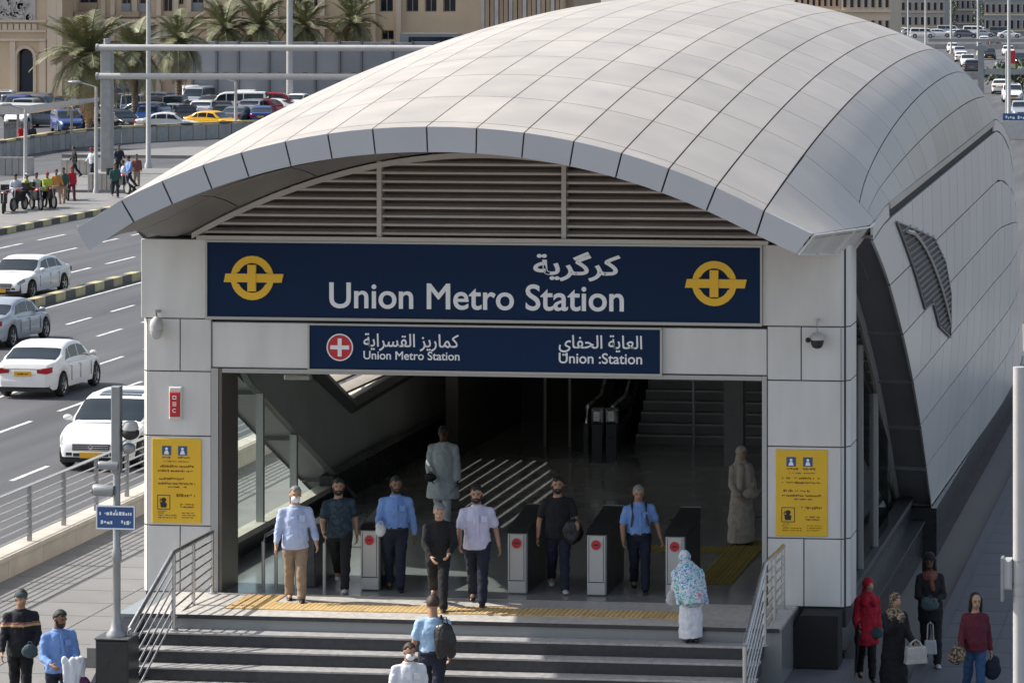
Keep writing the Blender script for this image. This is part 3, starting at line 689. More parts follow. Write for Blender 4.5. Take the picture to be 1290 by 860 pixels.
for s, x0, x1, yb, ar, bo in (('Union Metro Station', 458, 579, 452, 0, .012), ('كماريز القسراية', 458, 578, 436, 1, .01), ('Union :Station', 704, 809, 457, 0, .012), ('العاية الحفاي', 704, 809, 438, 1, .01)):
    a, c = at_y(x0, yb, y), at_y(x1, yb, y); lettering('lettering', s, a.x, c.x, a.z, 'letter', S2, y, bold=bo, arab=bool(ar), ext=.008, top=.20 if ar else None)
# ---------------------------------------------------------------- yellow notices: rows of print too small to read stay rows of small strokes
def strokes(b, x0, x1, z, h, y, seed):
    r = random.Random(seed); x = x0
    while x < x1:
        w = r.uniform(.25, .75) * h
        if r.random() > .14: b.box(x, min(x + w, x1), y - .003, y + .001, z + (0 if r.random() > .3 else h * .3), z + h * r.uniform(.55, 1))
        x += w + h * .22
    return b
def notice(cx, label, seed):
    y = YF - .002; z0, z1, w = 2.40, 3.68, .77
    t = thing('notice_board', label, 'notice', (cx, y, z0), 0, 'yellow notices on the entrance pillars')
    MB().bbox(cx - w / 2, cx + w / 2, y - .022, y + .004, z0, z1, .006).build('panel', 'poster', t); y -= .022
    for k in (-1, 1):
        p = MB().box(cx + k * .125 - .07 - .03, cx + k * .125 + .07 - .03, y - .004, y + .001, z1 - .25, z1 - .11).build('pictogram', 'picto', t)
        b = MB(); b.ell((cx + k * .125 - .03, y - .005, z1 - .155), (.022, .003, .022), 8, 5); b.prism([(cx + k * .125 - .07, z1 - .235), (cx + k * .125 + .01, z1 - .235), (cx + k * .125 - .01, z1 - .18), (cx + k * .125 - .05, z1 - .18)], y - .007, y - .0045)
        b.build('figure', 'letter', p)
    b = MB()
    for i, (xa, xb, z, h) in enumerate(((-.22, -.05, .98, .035), (.02, .21, .98, .035), (-.2, 0, .925, .02), (.03, .2, .925, .02), (-.29, .28, .845, .036), (-.29, .28, .775, .036), (-.27, .12, .655, .036), (-.29, .29, .585, .034), (-.13, .16, .535, .026),
                                       (.0, .30, .40, .048), (.06, .27, .275, .026), (.06, .27, .235, .026), (-.29, -.16, .175, .016), (-.29, -.2, .145, .016), (-.29, .0, .11, .018), (-.29, .0, .075, .018), (.08, .30, .15, .016), (.08, .30, .115, .016), (.08, .28, .08, .016))):
        strokes(b, cx + xa, cx + xb, z0 + z, h, y, seed + i)
    b.build('print', 'ink', t)
    x, z = cx - .20, z0 + .315; f = MB()
    for q in ((-.1, .1, -.11, -.1), (-.1, .1, .1, .11), (-.1, -.09, -.1, .1), (.09, .1, -.1, .1)): f.box(x + q[0], x + q[1], y - .003, y + .001, z + q[2], z + q[3])
    f = f.build('picture_frame', 'ink_dark', t)
    b = MB(); b.ell((x, y - .002, z + .035), (.04, .003, .035), 10, 6); b.prism([(x - .045, z - .08), (x + .04, z - .08), (x + .05, z - .02), (x + .01, z + .01), (x - .06, z)], y - .004, y + .001); b.prism([(x - .07, z + .02), (x - .04, z + .07), (x - .05, z + .01)], y - .004, y + .001); b.build('drawing', 'ink_dark', f)
notice(at_y(223, 600, YF).x, 'yellow notice on the left pillar above the railing', 11)
notice(at_y(1010, 620, YF).x, 'yellow notice on the right pillar beside the opening', 40)
# call point box
p = at_y(222, 507, YF); t = thing('alarm_box', 'small red box in a pale surround on the left pillar above the notice', 'alarm', (p.x, YF, p.z))
MB().bbox(p.x - .10, p.x + .10, YF - .06, YF + .004, p.z - .25, p.z + .25, .02).build('surround', 'white_clad', t)
b_ = MB().bbox(p.x - .08, p.x + .08, YF - .09, YF - .06, p.z - .205, p.z + .17, .012).build('box', 'red', t)
for k, s in enumerate(('日', '三', 'C')): 
    z = p.z + .06 - .1 * k
    q = MB()
    if k == 0: q.box(p.x - .03, p.x + .03, YF - .094, YF - .089, z, z + .012).box(p.x - .03, p.x + .03, YF - .094, YF - .089, z + .045, z + .057).box(p.x - .03, p.x - .018, YF - .0935, YF - .0895, z + .013, z + .044).box(p.x + .018, p.x + .03, YF - .0935, YF - .0895, z + .013, z + .044)
    elif k == 1: q.box(p.x - .03, p.x + .03, YF - .094, YF - .089, z, z + .012).box(p.x - .03, p.x + .03, YF - .094, YF - .089, z + .024, z + .036).box(p.x - .03, p.x + .03, YF - .094, YF - .089, z + .048, z + .06)
    else: ring_mb(q, p.x, z + .03, .032, .02, YF - .094, YF - .089, .7, 5.6, 12)
    q.build('mark', 'letter', b_)
# cameras on the pillars
p = at_y(201, 410, YF); t = thing('security_camera', 'pale drop shaped camera hanging on a bracket on the left pillar', 'camera', (p.x, YF - .15, p.z))
MB().tube([(p.x, YF, p.z + .22), (p.x, YF - .15, p.z + .24), (p.x, YF - .15, p.z + .12)], .025, 8).build('bracket', 'steel_dull', t)
MB().lathe([(.03, .15), (.09, .10), (.105, .02), (.10, -.08), (.075, -.15), (.03, -.19)][::-1], 16, (p.x, YF - .15, p.z)).build('housing', 'pole_white', t, smooth=True)
MB().lathe([(.095, -.045), (.103, -.03), (.103, -.02), (.095, -.01)], 16, (p.x, YF - .15, p.z - .03)).build('band', 'steel_dull', t, smooth=True)
p = at_y(1031, 425, YF); t = thing('security_camera', 'dome camera with a dark lens on a bracket on the right pillar', 'camera', (p.x, YF - .15, p.z))
MB().tube([(p.x, YF, p.z + .26), (p.x, YF - .14, p.z + .26), (p.x, YF - .15, p.z + .06)], .022, 8).build('bracket', 'pole_white', t)
MB().lathe([(.105, -.02), (.11, .03), (.07, .08), (.03, .09)], 16, (p.x, YF - .15, p.z)).build('housing', 'pole_white', t, smooth=True)
MB().lathe([(.02, -.15), (.07, -.13), (.095, -.07), (.10, -.022)], 16, (p.x, YF - .15, p.z)).build('dome', 'plastic', t, smooth=True)
MB().ell((p.x - .13, YF - .2, p.z - .02), (.04, .06, .04), 10, 6).build('lens', 'plastic', t, smooth=True)
# ---------------------------------------------------------------- ticket gates (front at local -Y)
def gate(label):
    t = thing('ticket_gate', label, 'ticket gate', (0, 0, 0), 0, 'ticket gates across the entrance'); w = .14; L = 1.5; h = .92
    MB().bbox(-w, w, 0, .12, .012, h, .012).build('front_panel', 'gate_grey', t, world=False)
    MB().box(-w - .012, w + .012, .122, L, 0, h - .01).build('cabinet', 'gate_black', t, world=False)
    MB().box(-w + .01, w - .01, -.004, .004, .20, .212).build('panel_joint', 'joint', t, world=False)
    for x in (-w + .03, w - .03): MB().box(x - .004, x + .004, -.003, .003, .22, h - .03).build('panel_joint', 'joint', t, world=False)
    MB().prism([(-.03, h + .004), (.18, h + .07), (L, h + .22), (L, h + .02), (.18, h + .002)], -w - .02, w + .02, 'yz').build('top', 'gate_black', t, world=False)
    MB().box(-w - .02, w + .02, L + .001, L + .03, h - .02, h + .225).build('rear_edge', 'frame_grey', t, world=False)
    d = MB().prism([(.075 * math.cos(2 * PI * k / 20), h - .15 + .075 * math.sin(2 * PI * k / 20)) for k in range(20)], -.012, .002).build('stop_light', 'red', t, world=False)
    ring_mb(MB(), 0, h - .15, .085, .075, -.014, .002, n=20).build('light_rim', 'steel_dull', d, world=False)
    MB().box(-.035, .035, -.018, -.011, h - .16, h - .14).build('bar', 'ink_dark', d, world=False)
    return t
GY = 51.85
gx = [at_y(x, 745, GY).x for x in (465.5, 651, 751, 850)]
GL = ['ticket gate between the man in navy tee and the man in blue long sleeves', 'ticket gate between the bearded man in white and the man in black tee', 'ticket gate between the man in black tee and the grey haired man in blue', 'rightmost ticket gate, behind the woman in a printed shawl']
g0 = gate(GL[0]); g0.location = (gx[0], GY, PF + .001)
for x, l in zip(gx[1:], GL[1:]): dup(g0, (x, GY, PF + .001), label=l)
t = thing('barrier_rail', 'low steel hoop barriers at the left of the gates behind the masked man', 'barrier', (-14.6, 51.9, PF))
for x in (at_y(334, 740, 51.9).x, at_y(350, 740, 51.9).x, at_y(376, 740, 51.9).x, at_y(411, 740, 51.9).x):
    MB().tube([(x, 51.8, PF), (x, 51.8, PF + .72), (x + .01, 51.9, PF + .8), (x + .01, 53.0, PF + .8), (x + .01, 53.1, PF + .72), (x + .01, 53.1, PF)], .028, 8).build('hoop', 'steel_dull', t, smooth=True)
x = at_y(393, 740, 52).x; MB().bbox(x - .13, x + .05, 52.0, 53.2, PF + .002, PF + .95, .02).build('gate_cabinet', 'granite', t)
# ---------------------------------------------------------------- stair railings
def railing(name, label, pts, base, xb):
    t = thing(name, label, 'railing', (xb, pts[0].y, PF)); n = len(pts)
    MB().tube(pts, .036, 10).build('handrail', 'steel', t, smooth=True)
    for k in range(1, 7):
        f = k / 7; MB().tube([p.lerp(q, f) for p, q in zip(pts, base)], .015, 8).build('bar', 'steel', t, smooth=True)
    for p, q, r in [(pts[0], base[0], .03), (pts[0].lerp(pts[1], .5), base[0].lerp(base[1], .5), .034), (pts[1], base[1], .034), (pts[-1], base[-1], .034)]:
        MB().tube([q, p - Vector((0, 0, .02))], r, 10).build('post', 'steel', t, smooth=True)
        MB().lathe([(.07, 0), (.07, .02), (.04, .03)], 12, (q.x, q.y, q.z)).build('foot_plate', 'steel_dull', t)
    return t
def zst(Y): return max(0, PF - RH * max(0, math.ceil((49.5 - Y) / .3)))
xr = -15.62
railing('stair_railing', 'steel railing with many bars at the left side of the steps', [Vector((xr, 51.2, 2.30)), Vector((xr, 49.3, 2.30)), Vector((xr - .2, 47.9, 1.43))], [Vector((xr, 51.2, PF + .02)), Vector((xr, 49.3, PF - RH)), Vector((xr - .2, 47.9, .19))], xr)
MB().tube([(xr - .2, 47.9, 1.41), (xr - .2, 47.9, .19)], .034, 10)
xr = -7.0
railing('stair_railing', 'steel railing with many bars at the right side of the steps', [Vector((xr + .12, 51.0, 2.30)), Vector((xr + .08, 49.3, 2.30)), Vector((xr, 47.9, 1.43))], [Vector((xr + .12, 51.0, PF + .02)), Vector((xr + .08, 49.3, PF - RH)), Vector((xr, 47.9, .19))], xr)
# ---------------------------------------------------------------- pole with cameras and street sign, left
p = at_y(147, 800, 47.75); pt = at_y(147, 486, 47.75); X, Y = p.x, 47.75
PB = thing('pole_base', 'black stone block carrying the sign pole beside the steps', 'block', (X, Y, 0)); zb = p.z
MB().bbox(X - .24, X + .24, Y - .22, Y + .26, 0, zb - .03, .02).build('block', 'black_stone', PB); MB().bbox(X - .25, X + .25, Y - .23, Y + .27, zb - .028, zb, .01).build('cap', 'granite', PB)
PO = thing('sign_pole', 'grey steel pole with two cameras and a small blue street sign left of the steps', 'pole', (X, Y, zb))
MB().lathe([(.15, 0), (.15, .03), (.09, .10), (.056, .30), (.056, 1.05), (.07, 1.07), (.07, 1.2), (.052, 1.24), (.052, pt.z - zb - .22)], 14, (X, Y, zb)).build('pole', 'galv', PO, smooth=True)
MB().bbox(X - .065, X + .065, Y - .065, Y + .065, zb + 2.3, pt.z, .012).build('upper_post', 'galv', PO)
a, c = at_y(121, 666, Y - .1), at_y(170, 637, Y - .1)
sg = MB().bbox(a.x, c.x, Y - .10, Y - .075, a.z, c.z, .008).build('street_sign', 'picto', PO)
b = MB(); 
for q in ((a.x, c.x, a.z, a.z + .02), (a.x, c.x, c.z - .02, c.z), (a.x, a.x + .018, a.z + .021, c.z - .021), (c.x - .018, c.x, a.z + .021, c.z - .021)): b.box(q[0], q[1], Y - .104, Y - .0985, q[2], q[3])
b.build('border', 'letter', sg)
b = MB(); strokes(b, a.x + .05, c.x - .05, a.z + .20, .055, Y - .1005, 3); strokes(b, a.x + .07, a.x + .24, a.z + .075, .055, Y - .1005, 5); strokes(b, c.x - .2, c.x - .06, a.z + .07, .07, Y - .1005, 8); b.tube([(a.x + .27, Y - .102, a.z + .2), (a.x + .29, Y - .102, a.z + .28), (a.x + .31, Y - .102, a.z + .24)], .008, 4); b.build('print', 'letter', sg)
for q, dx, L, nm in ((at_y(141, 617, Y), -.11, .2, 'camera_housing'), (at_y(147, 586, Y), -.10, .15, 'camera_housing')):
    h = MB().tube([(q.x + dx - .12, Y - .14, q.z + .02), (q.x + dx - .1, Y - .135, q.z + .02), (q.x + .05, Y - .09, q.z + .0)], [.07, .085, .08] if L > .18 else [.05, .06, .06], 12).build(nm, 'galv', PO, smooth=True)
    MB().tube([(q.x + dx - .128, Y - .143, q.z + .021), (q.x + dx - .119, Y - .141, q.z + .02)], .062 if L > .18 else .045, 12).build('lens', 'plastic', h)
q = at_y(160, 545, Y); h = MB().ell((q.x + .05, Y, q.z), (.13, .11, .10), 14, 9).build('siren', 'plastic', PO, smooth=True)
MB().lathe([(.11, .04), (.12, .07), (.09, .15), (.04, .17)], 14, (q.x + .05, Y, q.z)).build('siren_cap', 'pole_white', h, smooth=True)
MB().ell((q.x + .02, Y + .02, q.z - .22), (.10, .09, .08), 12, 8).build('siren', 'galv', PO, smooth=True)
# ---------------------------------------------------------------- right lamp pole with box
Y = 47; p = at_y(1284, 860, Y); X = p.x; t = thing('lamp_pole', 'pale pole with a grey box clamped to it at the right edge of the view', 'pole', (X, Y, 0))
pt = at_y(1284, 462, Y)
MB().lathe([(.16, 0), (.16, .04), (.09, .12), (.085, 1.2), (.085, pt.z)], 16, (X, Y, 0)).build('pole', 'pole_white', t, smooth=True)
a = at_y(1262, 755, Y); c = at_y(1276, 703, Y)
bx = MB().bbox(a.x, c.x - .01, Y - .1, Y + .1, a.z + .15, c.z, .03).build('box', 'pole_white', t); MB().box(a.x - .006, a.x + .03, Y - .14, Y + .10, a.z, c.z + .02).build('box_door', 'galv', bx)
for z in (a.z + .2, c.z - .04, a.z + .05): MB().lathe([(.092, 0), (.092, .03)], 14, (X, Y, z)).build('clamp', 'steel_dull', t)
# ---------------------------------------------------------------- roadside parapet and fence, left
PW = thing('parapet_wall', 'low pale stone parapet between the road and the left pavement', 'wall', (-22.15, 60, 0))
y = 40.0
while y < 108:
    MB().bbox(-22.35, -21.98, y + .006, y + 1.794, RZ - .1, .34, .012).build('block', 'stone', PW); MB().bbox(-22.40, -21.93, y + .004, y + 1.796, .343, .42, .012).build('coping', 'stone', PW); y += 1.8
FE = thing('roadside_fence', 'steel fence of horizontal rails standing on the roadside parapet', 'fence', (-22.15, 60, .42))
y = 41.0; ys = []
while y < 108: ys.append(y); y += 1.85
for y in ys: MB().box(-22.19, -22.11, y - .025, y + .025, .42, 1.42).build('post', 'galv', FE)
for z in [.56 + .14 * k for k in range(6)]:
    MB().tube([(-22.15, 40.5, z), (-22.15, 107.5, z)], .017, 6).build('rail', 'steel_dull', FE, smooth=True)
MB().tube([(-22.15, 40.5, 1.44), (-22.15, 107.5, 1.44)], .032, 8).build('top_rail', 'steel', FE, smooth=True)
# ---------------------------------------------------------------- people
PENDING = []
def cone(b, p0, p1, r0, r1, n=12):
    p0, p1 = Vector(p0), Vector(p1); t = (p1 - p0); L = t.length; t.normalize()
    pts, rs = [], []
    for a in (-90, -60, -30): pts.append(p0 + t * r0 * math.sin(math.radians(a))); rs.append(max(.0008, r0 * math.cos(math.radians(a))))
    for f in (0, .5, 1): pts.append(p0.lerp(p1, f)); rs.append(r0 + (r1 - r0) * f)
    for a in (30, 60, 90): pts.append(p1 + t * r1 * math.sin(math.radians(a))); rs.append(max(.0008, r1 * math.cos(math.radians(a))))
    up = Vector((0, 0, 1)) if abs(t.z) < .9 else Vector((0, 1, 0)); u = t.cross(up).normalized(); w = t.cross(u); o = []
    for p, r in zip(pts, rs): o += [p + u * math.cos(2 * PI * k / n) * r + w * math.sin(2 * PI * k / n) * r for k in range(n)]
    f = [(i * n + (k + 1) % n, i * n + k, (i + 1) * n + k, (i + 1) * n + (k + 1) % n)[::-1] for i in range(len(pts) - 1) for k in range(n)]
    f += [tuple(range(n)), tuple(reversed(range((len(pts) - 1) * n, len(pts) * n)))]
    b.add(o, f)
def loft(b, rings, n=18):                                # rings: centre, x-axis, y-axis, rx, ry
    vs = []
    for c, ax, ay, rx, ry in rings: vs += [c + ax * math.cos(2 * PI * k / n) * rx + ay * math.sin(2 * PI * k / n) * ry for k in range(n)]
    f = [(i * n + k, i * n + (k + 1) % n, (i + 1) * n + (k + 1) % n, (i + 1) * n + k) for i in range(len(rings) - 1) for k in range(n)]
    b.add(vs, f + [tuple(reversed(range(n))), tuple(range((len(rings) - 1) * n, len(rings) * n))])
FOLD = bpy.data.textures.new('cloth_folds', 'CLOUDS'); FOLD.noise_scale = .085; FOLD.noise_depth = 2
def blob(name, b, m, parent, vox, smooth=4, fold=0):
    bm_ = b.mesh(name, m); o = link(name, bm_, parent)
    r = o.modifiers.new('r', 'REMESH'); r.mode = 'VOXEL'; r.voxel_size = vox; r.use_smooth_shade = True
    s = o.modifiers.new('s', 'SMOOTH'); s.factor = .5; s.iterations = smooth
    if fold:
        d = o.modifiers.new('d', 'DISPLACE'); d.texture = FOLD; d.strength = fold; d.mid_level = .5; d.texture_coords = 'LOCAL'
    PENDING.append(o); return o
def flush():
    bpy.context.view_layer.update(); dg = bpy.context.evaluated_depsgraph_get(); new = [(o, bpy.data.meshes.new_from_object(o.evaluated_get(dg))) for o in PENDING]
    for o, me in new:
        old = o.data; o.modifiers.clear(); o.data = me; bpy.data.meshes.remove(old); me.name = o.name
    PENDING.clear()
SKIN = {}
for k, c in (('tan', (.36, .20, .125)), ('brown', (.20, .105, .062)), ('dark', (.085, .046, .03)), ('fair', (.46, .27, .18))): mk('skin_' + k, c, .5, var=.06, scale=14)
for k, c in (('black', (.012, .011, .011)), ('grey', (.22, .21, .20)), ('brown', (.045, .024, .014))): mk('hair_' + k, c, .6, var=.3, scale=40, bump=.4, bscale=90)
def cloth(k, c, var=.10): mk('cloth_' + k, c, .88, var=var, scale=7, bump=.25, bscale=120)
for k, c in (('white', (.66, .68, .72)), ('lilac', (.56, .55, .70)), ('paleblue', (.44, .52, .72)), ('blue', (.17, .30, .60)), ('sky', (.36, .52, .70)), ('navy', (.014, .018, .035)), ('black', (.011, .011, .013)), ('khaki', (.27, .20, .14)), ('denim', (.035, .09, .19)),
             ('maroon', (.11, .014, .025)), ('crimson', (.42, .012, .03)), ('grey', (.52, .55, .58)), ('sand', (.54, .46, .39)), ('green', (.03, .09, .08)), ('tealgrey', (.06, .09, .10)), ('lime', (.42, .50, .05)), ('orange', (.5, .22, .05)), ('purple', (.10, .03, .08)), ('palegrey', (.5, .5, .52)), ('rust', (.20, .07, .05))): cloth(k, c)
mk('shoe_dark', (.014, .012, .012), .35); mk('shoe_light', (.5, .5, .5), .6); mk('leather_black', (.014, .014, .015), .4, var=.2, scale=9); mk('bag_pale', (.50, .47, .43), .55, var=.1, scale=9)

def person(label, loc, h=1.72, rz=.2, skin='tan', hair='black', top=('cloth_white', 1.0), bottom='cloth_navy', legs=((.25, .1), (-.2, .35)), arms=((.1, .15, .3, .0), (-.05, .15, .3, .0)),
           lean=.03, head=(0, 0), extra=(), shoe='shoe_dark', hem=.86, belly=0.0, detail=True, hairdo='short', beard=False, mask=False, group='people around the station', female=False, vox=None, face=True):
    k = h / 1.75; t = thing('person', label, 'person', loc, rz, group); WX = 1.06 if female else 1.12; t.scale = (k * WX, k * 1.06, k)
    vb = vox or .0095; vc = vox or .0125
    SW = .150 if female else .178                        # shoulder half width
    z0 = 0.93; r_ = random.Random(label); stride = legs[0][0] - legs[1][0]
    twist = stride * .30 + r_.uniform(-.10, .10); tilt = r_.uniform(-.05, .05) + stride * .05   # shoulders turn against the hips, weight on one leg
    TW = Matrix.Rotation(twist, 3, 'Z'); X_, Y_ = TW @ Vector((math.cos(tilt), 0, math.sin(tilt))), Vector((0, 1, 0))
    up = TW @ Vector((-math.sin(tilt * .5), -math.sin(lean), math.cos(lean))).normalized(); fw = TW @ Vector((0, -math.cos(lean), -math.sin(lean)))
    J = {}
    lowest = 9
    for i, s in ((0, 1), (1, -1)):
        a, bnd = legs[i]; a *= 1.5; bnd *= 1.35; hip = Vector((s * .090, 0, z0)); d1 = Vector((s * -.035 + tilt * .6, -math.sin(a), -math.cos(a))); kn = hip + d1 * .43
        a2 = a - bnd; d2 = Vector((s * .0, -math.sin(a2), -math.cos(a2))); an = kn + d2 * .42
        J['hip', i], J['kn', i], J['an', i], J['fa', i] = hip, kn, an, a2; lowest = min(lowest, an.z - .085)
    dz = Vector((0, 0, -lowest))
    for i in (0, 1):
        for q in ('hip', 'kn', 'an'): J[q, i] = J[q, i] + dz
    P = Vector((0, 0, z0)) + dz                           # pelvis
    tor = lambda z: P + up * (z - .93)
    for i, s in ((0, 1), (1, -1)):
        pa, ab, el, inw = arms[i]; sh = tor(1.380) + X_ * s * SW
        if el < .5 and abs(pa) < .3: pa += (-.8 if i == 0 else .8) * stride * .5; el += .12 * r_.random()
        d = Vector((s * math.sin(ab), 0, -math.cos(ab))); d = TW @ Matrix.Rotation(-pa, 3, 'X') @ d
        elb = sh + d * .285; d2 = Vector((s * math.sin(ab) * .6, 0, -math.cos(ab))); d2 = TW @ Matrix.Rotation(-pa - el, 3, 'X') @ d2
        d2 = (d2 + X_ * -s * inw).normalized(); wr = elb + d2 * .25
        J['sh', i], J['el', i], J['wr', i], J['fd', i] = sh, elb, wr, d2
    hp, hy = head; hy += r_.uniform(-.2, .2); HR = Matrix.Rotation(hy, 3, 'Z') @ Matrix.Rotation(hp + lean * .6, 3, 'X')
    nk = tor(1.49); hc = nk + up * .062 + HR @ Vector((0, -.02, .098)); J['head'] = hc; J['HR'] = HR
    # body: one continuous surface
    b = MB()
    R = lambda z, rx, ry: (tor(z), X_, fw, rx, ry)
    loft(b, [R(.84, .10, .08), R(.90, .155, .105), R(.98, .162, .112), R(1.08, .138, .10), R(1.25, .158, .112), R(1.33, .155, .100), R(1.42, .095, .07), R(1.49, .058, .058)])
    cone(b, tor(1.44), hc + HR @ Vector((0, .015, -.05)), .062, .055)
    b.ell(hc + HR @ Vector((0, .008, .02)), (.074, .094, .100), 20, 14, HR); b.ell(hc + HR @ Vector((0, -.022, -.052)), (.058, .068, .072), 16, 12, HR)
    if detail:
        cone(b, hc + HR @ Vector((0, -.088, .015)), hc + HR @ Vector((0, -.106, -.022)), .010, .0155, 8)
        for s in (1, -1): b.ell(hc + HR @ Vector((s * .076, .012, -.012)), (.012, .022, .034), 8, 6, HR)
        cone(b, hc + HR @ Vector((-.03, -.083, .026)), hc + HR @ Vector((.03, -.083, .026)), .012, .012, 8)
    for i, s in ((0, 1), (1, -1)):
        cone(b, J['hip', i], J['kn', i], .082, .054); cone(b, J['kn', i], J['an', i], .055, .036)
        f = J['an', i] + Vector((0, -.12, -.05)); cone(b, J['an', i] + Vector((0, .03, -.04)), f, .036, .03)
        sh, el, wr, d = J['sh', i], J['el', i], J['wr', i], J['fd', i]
        cone(b, tor(1.405) + X_ * s * .06, sh, .046, .046); cone(b, sh, el, .046, .038); cone(b, el, wr, .040, .027)
        n = (X_ * -s + fw * .25); n = (n - d * n.dot(d)).normalized(); w = d.cross(n).normalized()
        if w.dot(fw) < 0: w = -w
        pc = wr + d * .05; Rm = Matrix((w, n, d)).transposed(); b.ell(pc, (.042, .018, .055), 12, 8, Rm)
        if not vox:
            for q, (o, L) in enumerate(((.031, .066), (.011, .076), (-.010, .070), (-.030, .054))):
                a0 = wr + d * .088 + w * o; a1 = a0 + (d * .92 + n * .25 + w * o * .8).normalized() * L * .55; a2 = a1 + (d * .62 + n * .75).normalized() * L * .5
                cone(b, a0, a1, .0098, .0092, 8); cone(b, a1, a2, .0092, .0078, 8)
            t0 = wr + d * .03 + w * .03; t1 = t0 + (w * .75 + d * .6 + n * .35).normalized() * .042; cone(b, t0, t1, .012, .0105, 8); cone(b, t1, t1 + (d * .9 + w * .2 + n * .4).normalized() * .032, .0105, .0085, 8)
    body = blob('body', b, 'skin_' + skin, t, vb, 3)
    # shoes
    for i in (0, 1):
        b = MB(); an = J['an', i]; pt = J['fa', i]; Rf = Matrix.Rotation(max(-.8, min(.35, -pt * .55 if pt < 0 else -pt * .35)), 3, 'X')
        o = lambda x, y, z: an + Rf @ Vector((x, y, z))
        b.ell(o(0, .025, -.045), (.040, .055, .042), 12, 8, Rf); b.ell(o(0, -.08, -.052), (.043, .10, .034), 12, 8, Rf); b.ell(o(0, -.14, -.058), (.042, .055, .026), 12, 8, Rf); b.ell(o(0, 0, .0), (.046, .055, .04), 12, 8, Rf)
        blob('shoe', b, shoe, t, vox or .010, 2)
    # trousers or skirt
    if bottom:
        b = MB(); loft(b, [R(.80, .09, .07), R(.87, .165, .115 + belly * .4), R(.96, .168, .12 + belly * .6), R(1.035, .155, .113 + belly)])
        for i in (0, 1):
            kn, an = J['kn', i], J['an', i]; cone(b, J['hip', i], kn, .098, .074); cone(b, kn, an.lerp(kn, .06), .075, .062); cone(b, an.lerp(kn, .3), an.lerp(kn, .02) + Vector((0, -.01, 0)), .064, .066)
        blob('trousers', b, bottom, t, vc, 4, .028)
    # upper garment: (material, sleeve length 0..2)
    if top:
        tm_, sl = top; b = MB(); e = .018
        rg = [R(hem, .165 + e, .12 + belly * .7 + e)] if hem < .95 else []
        loft(b, rg + [R(.98, .166 + e, .122 + belly + e), R(1.10, .150 + e, .115 + belly + e), R(1.26, .168 + e, .120 + belly * .4 + e), R(1.33, .165 + e, .110 + e), R(1.425, .105 + e, .080 + e), R(1.468, .066 + e * .6, .064 + e * .6)])
        for i, s in ((0, 1), (1, -1)):
            sh, el, wr = J['sh', i], J['el', i], J['wr', i]; cone(b, tor(1.415) + X_ * s * .06, sh, .060, .058)
            if sl <= 1: cone(b, sh, sh.lerp(el, max(.1, sl - .08)), .060, .064)
            else: cone(b, sh, el, .060, .054); cone(b, el, el.lerp(wr, sl - 1 - .06), .054, .044)
        blob('shirt' if not female else 'blouse', b, tm_, t, vc, 4, .030)
        if detail and not female and not vox and sl > .76:
            c = MB(); loft(c, [R(1.452, .088, .080), R(1.492, .074, .070)], 16); blob('collar', c, tm_, t, .009, 1)
    if top and hem > .95 and not vox:
        b = MB(); loft(b, [R(.965, .186, .142 + belly), R(1.005, .184, .140 + belly)], 20); b.build('belt', 'leather_black', t, smooth=True, world=False)
    if top and detail and not vox and not female and top[1] > .76 and lean < .1:
        b = MB(); zs_ = [1.44, 1.36, 1.26, 1.15, 1.05, max(hem, .99) + .0]; bl = belly
        for za, zb_ in zip(zs_, zs_[1:]):
            f = lambda z: fw * (.030 + (.078 if z > 1.42 else .110 if z > 1.3 else .124 + bl * .45 if z > 1.2 else .134 + bl) + .006)
            b.bar(tor(za) + f(za), tor(zb_) + f(zb_), .026, .006)
        b.build('placket', top[0], t, world=False)
        b = MB(); b.obox(tor(1.30) + X_ * .085 + fw * .150, .04, .004, .045, X_, fw, up); b.build('pocket', top[0], t, world=False)
    for ex in extra:
        if ex[0] == 'robe':                               # long garment: material, hem height, hem radius, sleeve
            _, m_, zh, rh = ex[:4]; b = MB(); rgs = [(Vector((P.x, P.y * .5, zh)), X_, Vector((0, -1, 0)), rh, rh * .8), (Vector((0, 0, (zh + .9) / 2)), X_, Vector((0, -1, 0)), rh * .62 + .08, rh * .5 + .075)]
            loft(b, rgs + [R(.96, .178, .14), R(1.10, .168, .135), R(1.27, .182, .142), R(1.36, .175, .125), R(1.44, .125, .09), R(1.50, .072, .07)])
            for i, s in ((0, 1), (1, -1)):
                sh, el, wr = J['sh', i], J['el', i], J['wr', i]; cone(b, tor(1.42) + X_ * s * .07, sh, .068, .068); cone(b, sh, el, .068, .060); cone(b, el, el.lerp(wr, .92), .062, .060)
            blob('robe', b, m_, t, vc, 4, .034)
        if ex[0] == 'scarf':                              # head cloth round the face, falling on the shoulders
            b = MB(); HRv = lambda x, y, z: hc + HR @ Vector((x, y, z))
            b.ell(HRv(0, .018, .025), (.096, .106, .112), 18, 12, HR); cone(b, HRv(0, .03, -.06), tor(1.42) + fw * -.03, .085, .105); loft(b, [R(1.27, .17, .135), R(1.38, .19, .125), R(1.45, .15, .11), R(1.52, .09, .09)])
            if len(ex) > 2: cone(b, tor(1.40) + fw * .11 + X_ * .06, tor(1.40 - ex[2]) + fw * .13 + X_ * .08, .07, .06); cone(b, tor(1.40) + fw * .11 - X_ * .06, tor(1.40 - ex[2]) + fw * .13 - X_ * .09, .07, .06)
            blob('head_scarf', b, ex[1], t, vc, 3, .012)
            b = MB(); b.ell(HRv(0, -.048, -.008), (.060, .062, .085), 18, 12, HR); blob('face', b, 'skin_' + skin, t, vox or .009, 2)
